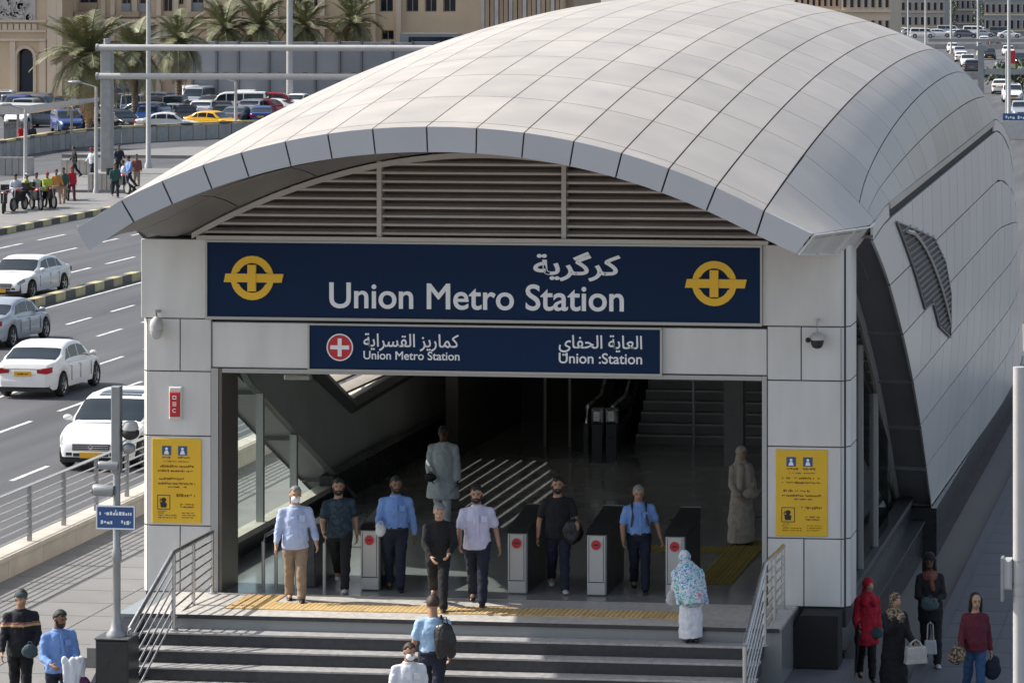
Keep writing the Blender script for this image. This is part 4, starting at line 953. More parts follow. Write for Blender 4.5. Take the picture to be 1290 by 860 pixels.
        if ex[0] == 'cap':
            b = MB(); b.ell(hc + HR @ Vector((0, .01, .055)), (.088, .105, .075), 16, 10, HR); 
            if len(ex) > 2: b.ell(hc + HR @ Vector((0, -.10, .045)), (.062, .06, .014), 14, 8, HR)
            blob('cap', b, ex[1], t, vox or .01, 2)
        if ex[0] == 'strap':                              # strap over a shoulder, s = side, cross = other hip
            s = ex[1]; q = [tor(1.12) + fw * (.145 + belly) + X_ * s * ex[2], tor(1.30) + fw * .15 + X_ * s * .10, tor(1.44) + fw * .09 + X_ * s * .105, tor(1.485) + X_ * s * .105, tor(1.43) - fw * .11 + X_ * s * .10, tor(1.2) - fw * .16 + X_ * s * ex[2]]
            MB().tube(q, .016, 6).build('strap', 'leather_black', t, smooth=True, world=False)
        if ex[0] == 'sash':
            b = MB(); loft(b, [R(1.36, .13, .13), R(1.43, .125, .12), R(1.50, .078, .082)]); cone(b, tor(1.42) + fw * .11, tor(1.22) + fw * .14 + X_ * .03, .04, .035); blob('neck_scarf', b, ex[1], t, .012, 3, .03)
    # head details
    Q = lambda x, y, z: hc + HR @ Vector((x, y, z))
    def cap_shell(nm, m_, rr, test, up_=.02):
        b = MB(); nu, nv = 24, 16; vs = []
        for j in range(nv + 1):
            a = -PI / 2 + PI * j / nv
            for q in range(nu):
                d = Vector((math.cos(a) * math.cos(2 * PI * q / nu), math.cos(a) * math.sin(2 * PI * q / nu), math.sin(a)))
                f = rr if test(d) else .88
                vs.append(Q(d.x * .076 * f, .008 + d.y * .096 * f, up_ + d.z * .102 * f))
        b.add(vs, [(j * nu + q, j * nu + (q + 1) % nu, (j + 1) * nu + (q + 1) % nu, (j + 1) * nu + q) for j in range(nv) for q in range(nu)])
        return blob(nm, b, m_, t, vox or .0085, 2, .012)
    if hairdo == 'short': cap_shell('hair', 'hair_' + hair, 1.17, lambda d: d.z > .56 + .10 * math.sin(7 * d.x) or (d.y > -.25 and d.z > .05) or (d.y > .25 and d.z > -.5))
    if hairdo == 'long':
        b = MB(); b.ell(Q(0, .040, .045), (.086, .095, .092), 16, 10, HR); b.ell(Q(0, .065, -.06), (.085, .05, .13), 14, 10, HR)
        for s in (1, -1): cone(b, Q(s * .075, .0, .03), Q(s * .085, .02, -.16), .03, .028)
        blob('hair', b, 'hair_' + hair, t, vox or .01, 2, .01)
    if face and detail:
        for s in (1, -1):
            MB().ell(Q(s * .031, -.083, .012), (.011, .008, .006), 8, 6, HR).build('eye', 'eye', t, smooth=True, world=False)
            MB().tube([Q(s * .014, -.094, .031), Q(s * .032, -.093, .037), Q(s * .050, -.080, .030)], .0045, 5).build('eyebrow', 'hair_' + (hair if hair != 'grey' else 'grey'), t, world=False)
        if not mask: MB().ell(Q(0, -.088, -.058), (.023, .008, .008), 10, 6, HR).build('lips', 'lip', t, smooth=True, world=False)
    if beard:
        b = MB(); b.ell(Q(0, -.040, -.078), (.062, .060, .056), 16, 10, HR)
        for s in (1, -1): cone(b, Q(s * .064, -.01, -.01), Q(s * .055, -.035, -.07), .016, .022)
        cone(b, Q(-.025, -.091, -.042), Q(.025, -.091, -.042), .009, .009, 8); blob('beard', b, 'hair_' + hair, t, vox or .008, 2)
        if face and detail: MB().ell(Q(0, -.099, -.060), (.020, .008, .007), 10, 6, HR).build('lips', 'lip', t, smooth=True, world=False)
    if mask:
        b = MB(); b.ell(Q(0, -.052, -.055), (.064, .064, .062), 16, 10, HR); blob('face_mask', b, 'mask_white', t, .009, 2)
    t['wr'] = 0; del t['wr']
    J['t'] = t; J['k'] = k; J['M'] = Matrix.Translation(Vector(loc)) @ Matrix.Rotation(rz, 4, 'Z') @ Matrix.Diagonal((k * WX, k * 1.06, k, 1)); J['tor'] = tor; J['fw'] = fw
    return J
def wpt(J, p): return J['M'] @ p
def handbag(label, J, i, m, sz=(.30, .12, .24), drop=.22, name='handbag', cat='bag', group=None, off=(0, 0, 0)):
    w = wpt(J, J['wr', i] + J['fd', i] * .085); t = thing(name, label, cat, w + Vector(off), J['t'].rotation_euler.z, group)
    b = MB(); x, y, z = sz; b.prism([(-x / 2, -drop - z), (x / 2, -drop - z), (x * .44, -drop), (-x * .44, -drop)], -y / 2, y / 2); o = blob('bag', b, m, t, .012, 5, .012)
    for s in (-1, 1): MB().tube([(-x * .25, s * y * .25, -drop + .01), (-x * .2, s * .01, -.04), (0, s * .006, .0), (x * .2, s * .01, -.04), (x * .25, s * y * .25, -drop + .01)], .009, 6).build('handle', m, t, smooth=True, world=False)
    return t
def bundle(label, J, p, r, m, name='bag', cat='bag', parts=1):
    t = thing(name, label, cat, wpt(J, p), J['t'].rotation_euler.z); b = MB(); rr = random.Random(label)
    if name == 'jacket':
        for q in range(9): x = -.13 + .033 * q; cone(b, (x, rr.uniform(-.04, .04), rr.uniform(.02, .16)), (x + rr.uniform(-.05, .05), rr.uniform(-.05, .05), rr.uniform(-.36, -.12)), .045, .03)
    else: b.ell((0, 0, 0), r, 14, 10)
    for k in range(0 if name == 'jacket' else 5): b.ell((rr.uniform(-.6, .6) * r[0], rr.uniform(-.6, .6) * r[1], rr.uniform(-.7, .7) * r[2]), [q * .55 for q in r], 10, 8)
    blob('pouch', b, m, t, .012, 4, .03)
    if parts: MB().tube([(-.04, 0, r[2] * .8), (-.02, 0, r[2] * 1.3), (.02, 0, r[2] * 1.3), (.04, 0, r[2] * .8)], .01, 6).build('handle', m, t, smooth=True, world=False)
    return t
def foot(px, py, z): return at(px, py, z)
Z1 = PF + .02
A_ = .22
J1 = person('man in white face mask, pale blue shirt and beige trousers on the landing', foot(372, 757, Z1), 1.70, A_ + .12, 'fair', 'grey', ('cloth_paleblue', 1.75), 'cloth_khaki', ((.12, .06), (-.10, .12)), ((.10, .26, .55, .05), (-.05, .20, .30, .0)), .02, (.08, .15), hem=.82, belly=.035, mask=True, shoe='shoe_dark')
J2 = person('bearded man in navy printed tee and black trousers beside the leftmost ticket gate', foot(428, 743, PF), 1.71, A_ - .05, 'tan', 'black', ('print_tee', .72), 'cloth_black', ((.22, .1), (-.22, .4)), ((-.25, .22, .6, .1), (.32, .2, .75, .1)), .02, (.1, -.1), beard=True, shoe='shoe_light')
J3 = person('man in light blue long sleeved shirt and black trousers passing right of the leftmost gate', foot(498, 743, PF), 1.72, A_ + .05, 'brown', 'black', ('cloth_blue', 1.9), 'cloth_navy', ((.12, .05), (-.12, .15)), ((-.05, .2, .15, .0), (.25, .2, 1.1, .15)), .02, (.15, .05), belly=.02, hem=.99, beard=True)
J4 = person('stooping older man dressed all in black stepping onto the landing', foot(552, 766, Z1), 1.62, A_, 'fair', 'grey', ('cloth_black', 1.9), 'cloth_black', ((.30, .12), (-.25, .45)), ((.35, .12, .6, .55), (.30, .12, .5, .35)), .16, (.35, .1), belly=.03, hem=.80)
J5 = person('bearded man in white short sleeved shirt and dark trousers in the middle of the landing', foot(601, 761, Z1), 1.76, A_ - .05, 'tan', 'black', ('cloth_lilac', .8), 'cloth_navy', ((.16, .05), (-.14, .25)), ((-.2, .26, .5, .0), (.32, .20, .55, .1)), .01, (.12, .12), beard=True, hem=.84, belly=.01)
J6 = person('bearded man in black tee and dark jeans coming between two ticket gates', foot(703, 744, PF), 1.74, A_ + .05, 'tan', 'black', ('cloth_black', .75), 'cloth_navy', ((.20, .05), (-.18, .3)), ((.25, .2, 1.15, .25), (-.32, .2, .4, .0)), .01, (.05, -.05), beard=True, hem=.84, shoe='shoe_light')
J7 = person('grey haired man in blue short sleeved shirt with bag straps on both shoulders', foot(805, 745, PF), 1.62, A_, 'tan', 'grey', ('cloth_blue', .8), 'cloth_navy', ((.15, .05), (-.15, .25)), ((-.1, .34, .5, .0), (.15, .22, .52, .1)), .05, (.2, 0), belly=.035, hem=.99, extra=(('strap', 1, .13), ('strap', -1, .13)))
J8 = person('man in a long pale tunic standing in the dim hall behind the gates', foot(558, 664, PF), 1.70, A_ - .1, 'dark', 'black', None, 'cloth_grey', ((.08, .02), (-.08, .1)), ((.05, .12, .15, .0), (.15, .14, .5, .3)), .0, (.05, 0), extra=(('robe', 'cloth_grey', .52, .27),))
J9 = person('woman in beige robe and head scarf waiting by the right side of the opening', foot(934, 686, PF), 1.60, A_ + .35, 'tan', 'black', None, 'cloth_sand', ((.05, .02), (-.05, .05)), ((.35, .1, 1.0, .45), (.1, .16, .7, .3)), .0, (.1, .2), female=True, hairdo=None, extra=(('robe', 'abaya_beige', .06, .25), ('scarf', 'cloth_sand', .35)))
J10 = person('bent woman in a printed shawl and white skirt seen from behind on the top step', foot(870, 809, PF - RH), 1.36, A_ + PI + .15, 'brown', 'black', None, None, ((.10, .15), (.05, .25)), ((.5, .12, .4, .2), (.45, .12, .3, .2)), .62, (.35, 0), female=True, hairdo=None, extra=(('robe', 'cloth_white', .10, .21),))
t = J10['t']; b = MB(); tr = J10['tor']; fw_ = J10['fw']; hcx = J10['head']
b.ell(hcx + Vector((0, .03, .02)), (.11, .12, .13), 16, 10); loft(b, [(tr(.62) - fw_ * .10, Vector((1, 0, 0)), fw_, .17, .12), (tr(.85) - fw_ * .08, Vector((1, 0, 0)), fw_, .22, .16), (tr(1.15) - fw_ * .02, Vector((1, 0, 0)), fw_, .24, .18), (tr(1.38) - fw_ * .01, Vector((1, 0, 0)), fw_, .22, .16), (tr(1.52), Vector((1, 0, 0)), fw_, .13, .12)])
for s in (1, -1): cone(b, tr(1.3) + Vector((s * .2, 0, 0)), tr(.72) + Vector((s * .24, 0, 0)), .10, .05)
blob('printed_shawl', b, 'print_cloth', t, .0125, 4, .03)
J11 = person('man in pale blue tee seen from behind climbing the steps with a dark backpack', foot(545, 906, .2), 1.74, A_ + PI, 'tan', 'brown', ('cloth_sky', .7), 'cloth_navy', ((.3, .4), (-.1, .1)), ((.0, .22, .75, .0), (.0, .14, .3, .0)), .05, (.1, 0), hem=.96, extra=(('strap', -1, .13),))
J12 = person('person in white tee with a face mask low at the bottom of the steps', foot(514, 958, 0), 1.60, A_ + .2, 'tan', 'brown', ('cloth_white', .8), 'cloth_navy', ((.1, .05), (-.1, .15)), ((.0, .18, .2, .0), (.0, .18, .2, .0)), .03, (.2, .25), mask=True)
J13 = person('person in black robe with a striped chest and a dark cap at the left edge', foot(26, 892, 0), 1.72, A_ + .15, 'tan', 'black', ('striped_jumper', 1.9), 'cloth_black', ((.1, .05), (-.1, .1)), ((.3, .14, .5, .45), (.05, .2, .2, .0)), .0, (.1, .1), hem=.80, belly=.05, extra=(('cap', 'cloth_tealgrey'),))
J14 = person('bearded man in blue shirt carrying a bundled jacket at the lower left', foot(74, 918, 0), 1.70, A_ + .35, 'brown', 'black', ('cloth_blue', 1.85), 'cloth_navy', ((.15, .05), (-.15, .2)), ((.3, .14, 1.15, .45), (.25, .16, 1.0, .25)), .03, (.3, .25), beard=True, belly=.02)
J15 = person('woman in crimson head scarf and long crimson coat on the right pavement', foot(1092, 856, 0), 1.54, A_ + .05, 'fair', 'black', None, 'cloth_black', ((.12, .05), (-.12, .2)), ((.05, .12, .35, .15), (.1, .22, .9, .0)), .02, (.1, .15), female=True, hairdo=None, extra=(('robe', 'cloth_crimson', .62, .21), ('scarf', 'cloth_crimson', .05)))
J16 = person('woman in black robe and patterned tan scarf holding a hand to her face', foot(1126, 882, 0), 1.58, A_ + .25, 'fair', 'black', None, 'cloth_black', ((.1, .05), (-.1, .1)), ((.2, .18, .9, .1), (.75, .12, 1.95, .45)), .02, (.15, .2), female=True, hairdo=None, extra=(('robe', 'cloth_black', .05, .24), ('scarf', 'floral_scarf')))
J17 = person('woman in dark cap and black coat with folded arms on the right pavement', foot(1172, 838, 0), 1.74, A_, 'dark', 'black', ('cloth_black', 1.9), 'cloth_black', ((.14, .05), (-.12, .2)), ((.35, .14, 1.1, .7), (.35, .14, 1.1, .6)), .0, (.1, .0), female=True, hem=.72, belly=.03, hairdo='long', shoe='shoe_light', extra=(('cap', 'cloth_black'), ('sash', 'cloth_rust')))
J18 = person('woman with long dark hair in maroon jumper and blue jeans at the lower right', foot(1228, 886, 0), 1.62, A_ + .05, 'fair', 'black', ('cloth_maroon', 1.92), 'cloth_denim', ((.14, .05), (-.14, .2)), ((-.02, .2, .15, .0), (.2, .24, .5, .0)), .01, (.12, .05), female=True, hem=.86, belly=.03, hairdo='long')
# things they carry
bundle('clear bag of small things held up by the man in long blue sleeves', J3, J3['wr', 1] + J3['fd', 1] * .1 + Vector((0, -.05, -.02)), (.08, .05, .10), 'cloth_grey')
bundle('black shoulder bag under the arm of the man in black tee', J6, J6['el', 0] + Vector((-.05, -.10, -.16)), (.17, .09, .19), 'leather_black')
bundle('black pouch held by the man in the pale tunic', J8, J8['wr', 1] + Vector((.0, -.09, .0)), (.10, .05, .07), 'leather_black', 'pouch')
bundle('patterned handbag held by the woman in the beige robe', J9, J9['wr', 0] + Vector((-.08, -.08, -.08)), (.15, .07, .09), 'abaya_beige', 'handbag')
bundle('crumpled plastic bag in the left hand of the bent woman', J10, J10['wr', 0] + Vector((.03, 0, -.16)), (.09, .06, .12), 'cloth_palegrey', 'carrier_bag')
p = J11['tor'](1.18) - J11['fw'] * .20 + Vector((-.12, 0, 0)); bundle('dark backpack slung on the right shoulder of the climbing man', J11, p, (.15, .10, .24), 'leather_black', 'backpack')
bundle('bundled pale jacket held to the chest of the man in blue shirt', J14, J14['wr', 0] + Vector((-.04, -.10, -.12)), (.15, .10, .22), 'cloth_white', 'jacket', 'jacket', 0)
bundle('grey cloth bag hanging below the bundled jacket', J14, J14['wr', 0] + Vector((.06, -.08, -.40)), (.15, .08, .15), 'cloth_purple', 'cloth_bag')
bundle('small black item clutched by the person with the striped chest', J13, J13['wr', 0] + Vector((-.05, -.08, -.03)), (.12, .06, .10), 'cloth_tealgrey', 'pouch')
bundle('grey clutch bag held by the woman in crimson', J15, J15['wr', 0] + Vector((-.04, -.08, -.03)), (.12, .05, .08), 'cloth_tealgrey', 'clutch_bag')
t = thing('umbrella', 'folded dark umbrella in the right hand of the woman in crimson', 'umbrella', wpt(J15, J15['wr', 1] + J15['fd', 1] * .09))
MB().tube([(0, 0, .10), (-.01, -.01, -.1), (-.04, 0, -.62)], [.016, .035, .012], 8).build('canopy', 'cloth_black', t, smooth=True, world=False); MB().tube([(0, 0, .0), (0, 0, .12), (.03, 0, .16)], .013, 6).build('handle', 'plastic', t, smooth=True, world=False)
handbag('pale handbag on the arm of the woman in the black robe', J16, 0, 'bag_pale', (.34, .13, .25), .10, off=(0, -.05, .1))
bundle('grey bag held in the folded arms of the woman in the dark cap', J17, J17['wr', 0] + Vector((-.10, -.08, -.05)), (.15, .07, .10), 'cloth_tealgrey', 'bag')
handbag('white carrier bag at the knee of the woman in the dark cap', J17, 1, 'cloth_palegrey', (.20, .08, .22), .28, 'carrier_bag', off=(-.0, -.05, -.3))
bundle('dark handbag dangling from the left hand of the woman in jeans', J18, J18['wr', 0] + J18['fd', 0] * .1 + Vector((.02, 0, -.2)), (.13, .08, .16), 'cloth_navy', 'handbag')
bundle('patterned bundle on the right arm of the woman in jeans', J18, J18['wr', 1] + Vector((-.06, -.04, -.08)), (.14, .08, .14), 'floral_scarf', 'cloth_bag')
# ---------------------------------------------------------------- cars (front at local -Y)
def lerp_pts(P, t):
    for (a, va), (b, vb) in zip(P, P[1:]):
        if t <= b:
            f = (t - a) / (b - a) if b > a else 0; f = f * f * (3 - 2 * f) * .5 + f * .5; return va + (vb - va) * f
    return P[-1][1]
def make_car(label, paint, kind='sedan', detail=True, plate='plate', group=None):
    L, Wd, Ht = {'sedan': (4.7, 1.80, 1.46), 'suv': (4.8, 1.86, 1.68), 'van': (4.9, 1.85, 1.95)}[kind]
    t = thing('car', label, 'car', (0, 0, 0), 0, group); hw_, rw = Wd / 2, .33 if kind == 'sedan' else .35
    if kind == 'sedan':
        top = [(0, .50), (.012, .62), (.03, .70), (.10, .80), (.27, .93), (.5, .95), (.75, .99), (.86, 1.02), (.97, .99), (.988, .86), (1, .60)]
        roof = [(.255, .93), (.30, 1.08), (.40, 1.38), (.50, 1.46), (.60, 1.455), (.70, 1.38), (.80, 1.16), (.88, 1.02)]; g0, g1, wa, wb = .255, .88, .185, .80
    elif kind == 'suv':
        top = [(0, .52), (.012, .66), (.03, .74), (.09, .86), (.24, 1.01), (.5, 1.06), (.9, 1.08), (.985, 1.06), (.995, .9), (1, .6)]
        roof = [(.235, 1.02), (.29, 1.18), (.40, 1.50), (.49, 1.61), (.70, 1.62), (.86, 1.56), (.95, 1.28), (.985, 1.07)]; g0, g1, wa, wb = .235, .985, .19, .78
    else:
        top = [(0, .6), (.01, .8), (.03, .95), (.10, 1.05), (.5, 1.08), (.985, 1.08), (1, .7)]
        roof = [(.07, 1.04), (.12, 1.3), (.22, 1.82), (.3, 1.93), (.9, 1.95), (.97, 1.9), (.99, 1.08)]; g0, g1, wa, wb = .07, .99, .17, .78
    width = [(0, .66), (.012, .74), (.04, .83), (.12, .95), (.25, .995), (.6, 1), (.85, .97), (.95, .90), (.985, .80), (1, .70)]
    def zbot(s):
        z = .24 + (.10 if s < .03 or s > .97 else 0)
        for c in (wa, wb):
            d = (s - c) * L
            if abs(d) < rw + .06: z = max(z, rw + math.sqrt(max(0, (rw + .06) ** 2 - d * d)) - .0)
        return z
    def body(s, q):                                       # q 0..1 from left sill over the top to right sill
        zt = lerp_pts(top, s); zb = min(zbot(s), zt - .06); w = hw_ * lerp_pts(width, s); sg = -1 if q < .5 else 1; a = abs(q - .5) * 2
        prof = [(0, 0, 1.0), (.30, .50, 1.0), (.52, .86, .985), (.60, .93, .965), (.70, .965, .88), (.84, .94, .78), (1, .955, 0)]   # a, width factor, height factor
        pr = [(0, 0, 1.012), (.42, .70, 1.005), (.55, .86, .985), (.62, .925, .94), (.70, .965, .84), (.80, 1.0, .62), (.90, .995, .32), (1, .955, 0)]
        for (a0, w0, h0), (a1, w1, h1) in zip(pr, pr[1:]):
            if a <= a1 + 1e-9: f = (a - a0) / (a1 - a0); return Vector((sg * w * (w0 + (w1 - w0) * f), (s - .5) * L, zb + (zt - zb) * (h0 + (h1 - h0) * f)))
    def cabin(s, q):
        zr = lerp_pts(roof, s); zb = lerp_pts(top, s) - .06; zr = max(zr, zb + .02); sg = -1 if q < .5 else 1; a = abs(q - .5) * 2
        tum = .26 if kind == 'sedan' else .17 if kind == 'suv' else .10
        endn = 1 - .10 * (1 - min(1, (s - g0) / .05)) - .10 * (1 - min(1, (g1 - s) / .06))
        wbase = hw_ * .945 * endn; ww = lambda z: wbase - tum * max(0, z - zb) / .55 * .62
        zt = zr - .07 * min(1, (zr - zb) / .3)
        pr = [(0, 0, zr + .012), (.40, .80 * ww(zr), zr), (.52, .95 * ww(zr), zr - .022 * min(1, (zr - zb) / .2)), (.60, ww(zt), zt), (1, wbase, zb)]
        for (a0, w0, h0), (a1, w1, h1) in zip(pr, pr[1:]):
            if a <= a1 + 1e-9: f = (a - a0) / (a1 - a0); return Vector((sg * (w0 + (w1 - w0) * f), (s - .5) * L, h0 + (h1 - h0) * f))
    def svals(lo, hi, n, extra=()): return sorted(set([lo + (hi - lo) * i / n for i in range(n + 1)] + list(extra)))
    ss = svals(0, 1, 40, [.006, .012, .02, .988, .994] + [c + (rw + .06) / L * math.cos(PI * k / 10) for c in (wa, wb) for k in range(11)])
    aq = [0, .2, .42, .5, .55, .62, .70, .80, .90, 1]; qs = sorted([.5 - a / 2 for a in aq] + [.5 + a / 2 for a in aq[1:]])
    def shell(fn, ss, qs):
        b = MB(); vs = [fn(s, q) for s in ss for q in qs]; n = len(qs)
        b.add(vs, [(i * n + j, i * n + j + 1, (i + 1) * n + j + 1, (i + 1) * n + j) for i in range(len(ss) - 1) for j in range(n - 1)]); return b
    b = shell(body, ss, qs); n = len(qs); b.f += [tuple(range(n)), tuple(range((len(ss) - 1) * n, len(ss) * n))]; b.mi += [0, 0]
    b.build('body', paint, t, smooth=True, world=False)
    MB().box(-hw_ * .80, hw_ * .80, -L / 2 + .12, L / 2 - .12, .20, .56).build('underbody', 'plastic', t, world=False)
    cs = svals(g0, g1, 26); cqs = sorted([.5 - a / 2 for a in (0, .2, .4, .52, .6, .8, 1)] + [.5 + a / 2 for a in (.2, .4, .52, .6, .8, 1)])
    shell(cabin, cs, cqs).build('roof', paint, t, smooth=True, world=False)
    def skin(fn, s0, s1, q0, q1, n, m, off, name, mt, parent=None, taper_=None):
        b = MB(); vs = []
        for j in range(m + 1):
            for i in range(n + 1):
                s, q = s0 + (s1 - s0) * i / n, q0 + (q1 - q0) * j / m
                if taper_: s = taper_(i / n, j / m)
                p = fn(s, q); e = .004; du = fn(min(s + e, 1), q) - fn(max(s - e, 0), q); dv = fn(s, min(1, q + e)) - fn(s, max(0, q - e)); nn = dv.cross(du)
                nn = nn.normalized() if nn.length > 1e-9 else Vector((0, 0, 1))
                if nn.dot(p - Vector((0, p.y * .8, .5))) < 0: nn = -nn
                vs.append(p + nn * off)
        b.add(vs, [(j * (n + 1) + i, j * (n + 1) + i + 1, (j + 1) * (n + 1) + i + 1, (j + 1) * (n + 1) + i) for j in range(m) for i in range(n)])
        return b.build(name, mt, parent or t, smooth='all', world=False)
    rs = [r for r, z in roof]; A = g0 + .015; B = .385 if kind == 'sedan' else .40 if kind == 'suv' else .21
    skin(cabin, A, B, .5 - .26, .5 + .26, 6, 8, .006, 'windscreen', 'car_glass')
    C, D = (.735, .865) if kind == 'sedan' else (.885, .965) if kind == 'suv' else (.955, .985)
    skin(cabin, C, D, .5 - .25, .5 + .25, 5, 8, .006, 'rear_window', 'car_glass')
    if kind == 'suv': skin(cabin, .44, .58, .5 - .16, .5 + .16, 3, 4, .004, 'sunroof', 'car_glass')
    dv = {'sedan': [(.325, .50, .40), (.515, .66, None), (.672, .765, .70)], 'suv': [(.29, .49, .37), (.505, .69, None), (.705, .90, .86)], 'van': [(.13, .32, .2), (.335, .6, None), (.615, .93, None)]}[kind]
    for sg in (-1, 1):
        for k, (a, c, cut) in enumerate(dv):
            def tp(i, j, a=a, c=c, cut=cut, k=k):
                lo, hi = a, c; v = j
                if cut and k == 0: lo = a + (cut - a) * v
                if cut and k == 2: hi = c + (cut - c) * v
                return lo + (hi - lo) * i
            skin(cabin, a, c, .5 + sg * .5 * .90, .5 + sg * .5 * .635, 5, 3, .006, 'side_window', 'car_glass', None, tp)
    for nm, s0 in (('headlight', 0), ('tail_light', 1)):
        for sg in (-1, 1):
            if s0 == 0: skin(body, .014, .085 if kind != 'van' else .04, .5 + sg * .5 * .60, .5 + sg * .5 * .74, 4, 3, .006, nm, 'lamp_clear')
            else: MB().add([(sg * .40, L / 2 - .002, .73), (sg * .68, L / 2 - .004, .70), (sg * .80, L / 2 - .14, .74), (sg * .40, L / 2 - .002, .83), (sg * .68, L / 2 - .004, .87), (sg * .80, L / 2 - .14, .89), (sg * .4, L / 2 - .15, .73), (sg * .4, L / 2 - .15, .83)], [(0, 1, 4, 3), (1, 2, 5, 4), (3, 4, 5, 7), (0, 6, 2, 1), (0, 3, 7, 6)]).build(nm, 'lamp_red', t, world=False)
    # wheels
    for c in (wa, wb):
        for sg in (-1, 1):
            x = sg * (hw_ * .985 - .11); y = (c - .5) * L
            pr = [(-.10, rw * .70), (-.105, rw * .93), (-.07, rw), (.07, rw), (.105, rw * .93), (.10, rw * .70)]; n = 20; b = MB()
            b.add([(x + px, y + r * math.cos(2 * PI * k / n), rw + r * math.sin(2 * PI * k / n)) for px, r in pr for k in range(n)], [(i * n + k, i * n + (k + 1) % n, (i + 1) * n + (k + 1) % n, (i + 1) * n + k) for i in range(5) for k in range(n)])
            w = b.build('wheel', 'tyre', t, smooth=True, world=False)
            if detail:
                b = MB(); xo = x + sg * .085
                ring = lambda r, px: [(px, y + r * math.cos(2 * PI * k / n), rw + r * math.sin(2 * PI * k / n)) for k in range(n)]
                b.add(ring(rw * .72, xo) + ring(rw * .62, xo - sg * .02), [(k, (k + 1) % n, n + (k + 1) % n, n + k) for k in range(n)])
                for k in range(5):
                    a = 2 * PI * k / 5 + .3; d = Vector((0, math.cos(a), math.sin(a))); b.obox(Vector((xo - sg * .012, y, rw)) + d * rw * .36, .012, rw * .34, rw * .075, (1, 0, 0), d, Vector((0, -d.z, d.y)))
                b.tube([(xo - .02, y, rw), (xo + sg * .004, y, rw)], rw * .15, 10); b.build('rim', 'rim', w, world=False)
                MB().tube([(x - sg * .05, y, rw), (x + sg * .03, y, rw)], rw * .68, 16).build('hub', 'plastic', w, world=False)
            else: MB().tube([(x - sg * .05, y, rw), (x + sg * .09, y, rw)], rw * .62, 12).build('rim', 'rim', w, world=False)
    zt = lerp_pts(top, .02)
    g = MB(); gz0, gz1 = (zt - .17, zt - .045)
    g.box(-.42, .42, -L / 2 - .012, -L / 2 + .08, gz0 - .03, gz1); gr = g.build('grille', 'plastic', t, world=False)
    if detail:
        for k in range(3): MB().box(-.41, .41, -L / 2 - .024, -L / 2 + .0, gz0 - .015 + k * (gz1 - gz0) / 2.6, gz0 + .006 + k * (gz1 - gz0) / 2.6).build('chrome_bar', 'chrome', gr, world=False)
        ring_mb(MB(), 0, (gz0 + gz1) / 2, .055, .036, -L / 2 - .034, -L / 2 - .01, n=14).build('badge', 'chrome', gr, world=False)
        MB().box(-.40, .40, -L / 2 - .012, -L / 2 + .1, .36, .44).build('lower_intake', 'plastic', t, world=False)
        for sg in (-1, 1):
            MB().box(sg * .50 - .07, sg * .50 + .07, -L / 2 - .01, -L / 2 + .1, .38, .45).build('fog_lamp', 'plastic', t, world=False)
            m_ = MB(); m_.ell((sg * (hw_ + .07), (A + .05 - .5) * L, lerp_pts(top, .3) + .08), (.11, .07, .075), 12, 8); m_.box(sg * (hw_ - .05) - .05, sg * (hw_ - .05) + .05, (A + .05 - .5) * L - .02, (A + .05 - .5) * L + .02, lerp_pts(top, .3), lerp_pts(top, .3) + .06)
            m_.build('wing_mirror', paint, t, smooth=True, world=False)
            for yy in (.52, .68): MB().box(sg * (hw_ * .985 + .004) - .014, sg * (hw_ * .985 + .004) + .014, (yy - .5) * L - .09, (yy - .5) * L + .09, .80, .825).build('door_handle', paint, t, world=False)
            for yy in (.315, .512, .68): MB().box(sg * (hw_ * .998) - .012, sg * (hw_ * .998) + .002, (yy - .5) * L - .004, (yy - .5) * L + .004, .40, .80).build('door_seam', 'joint', t, world=False)
    for s, y in ((-1, -L / 2 - .03), (1, L / 2 + .004)):
        z = gz0 - .14 if s < 0 else .70
        p = MB().box(-.24, .24, min(y, y + s * .022), max(y, y + s * .022), z - .055, z + .075).build('number_plate', plate, t, world=False)
        if detail: strokes(MB(), -.20, .20, z - .02, .06, (y - .002) if s < 0 else y + .024, 4).build('characters', 'ink_dark', p, world=False)
    if detail: MB().box(-.55, .55, L / 2 - .03, L / 2 + .008, .82 if kind == 'sedan' else .92, .845 if kind == 'sedan' else .945).build('boot_trim', 'chrome', t, world=False)
    return t
ZC = RZ - .008
def put(car, px, py, rz, label=None, first=False, group='cars on the carriageway'):
    p = at(px, py, ZC); p.z = ZC
    if first: car.location = p; car.rotation_euler = (0, 0, rz); car['group'] = group; return car
    return dup(car, p, rz, label, group)
CW = make_car('white car with a sunroof coming towards the station past the sign pole', 'car_white', 'suv'); p = at(114, 594, ZC); CW.location = (p.x, p.y + 2.3, ZC); CW.rotation_euler = (0, 0, .0); CW.scale = (1.0, .95, .92); CW['group'] = 'cars on the carriageway'
CS_ = make_car('white saloon seen from behind with red tail lights in the second lane', 'car_white', 'sedan'); CS_['group'] = 'cars on the carriageway'; p = at(30, 503, ZC); CS_.location = (p.x, p.y + 2.0, ZC); CS_.rotation_euler = (0, 0, PI - .02); CS_.scale = (.95, .84, .93)
c = make_car('silver saloon partly out of view at the left edge beyond the white saloon', 'car_silver', 'sedan'); c['group'] = 'cars on the carriageway'; p = at(-26, 440, ZC); c.location = (p.x, p.y + 2.0, ZC); c.rotation_euler = (0, 0, PI - .04); c.scale = (.95, .88, .93)
c = dup(CS_, (0, 0, 0), 0, 'white saloon facing the camera beyond the painted median kerb'); p = at(6, 378, ZC); c.location = (p.x - .0, p.y + 2.1, ZC); c.rotation_euler = (0, 0, -.06); c.scale = (.97, .95, .93)
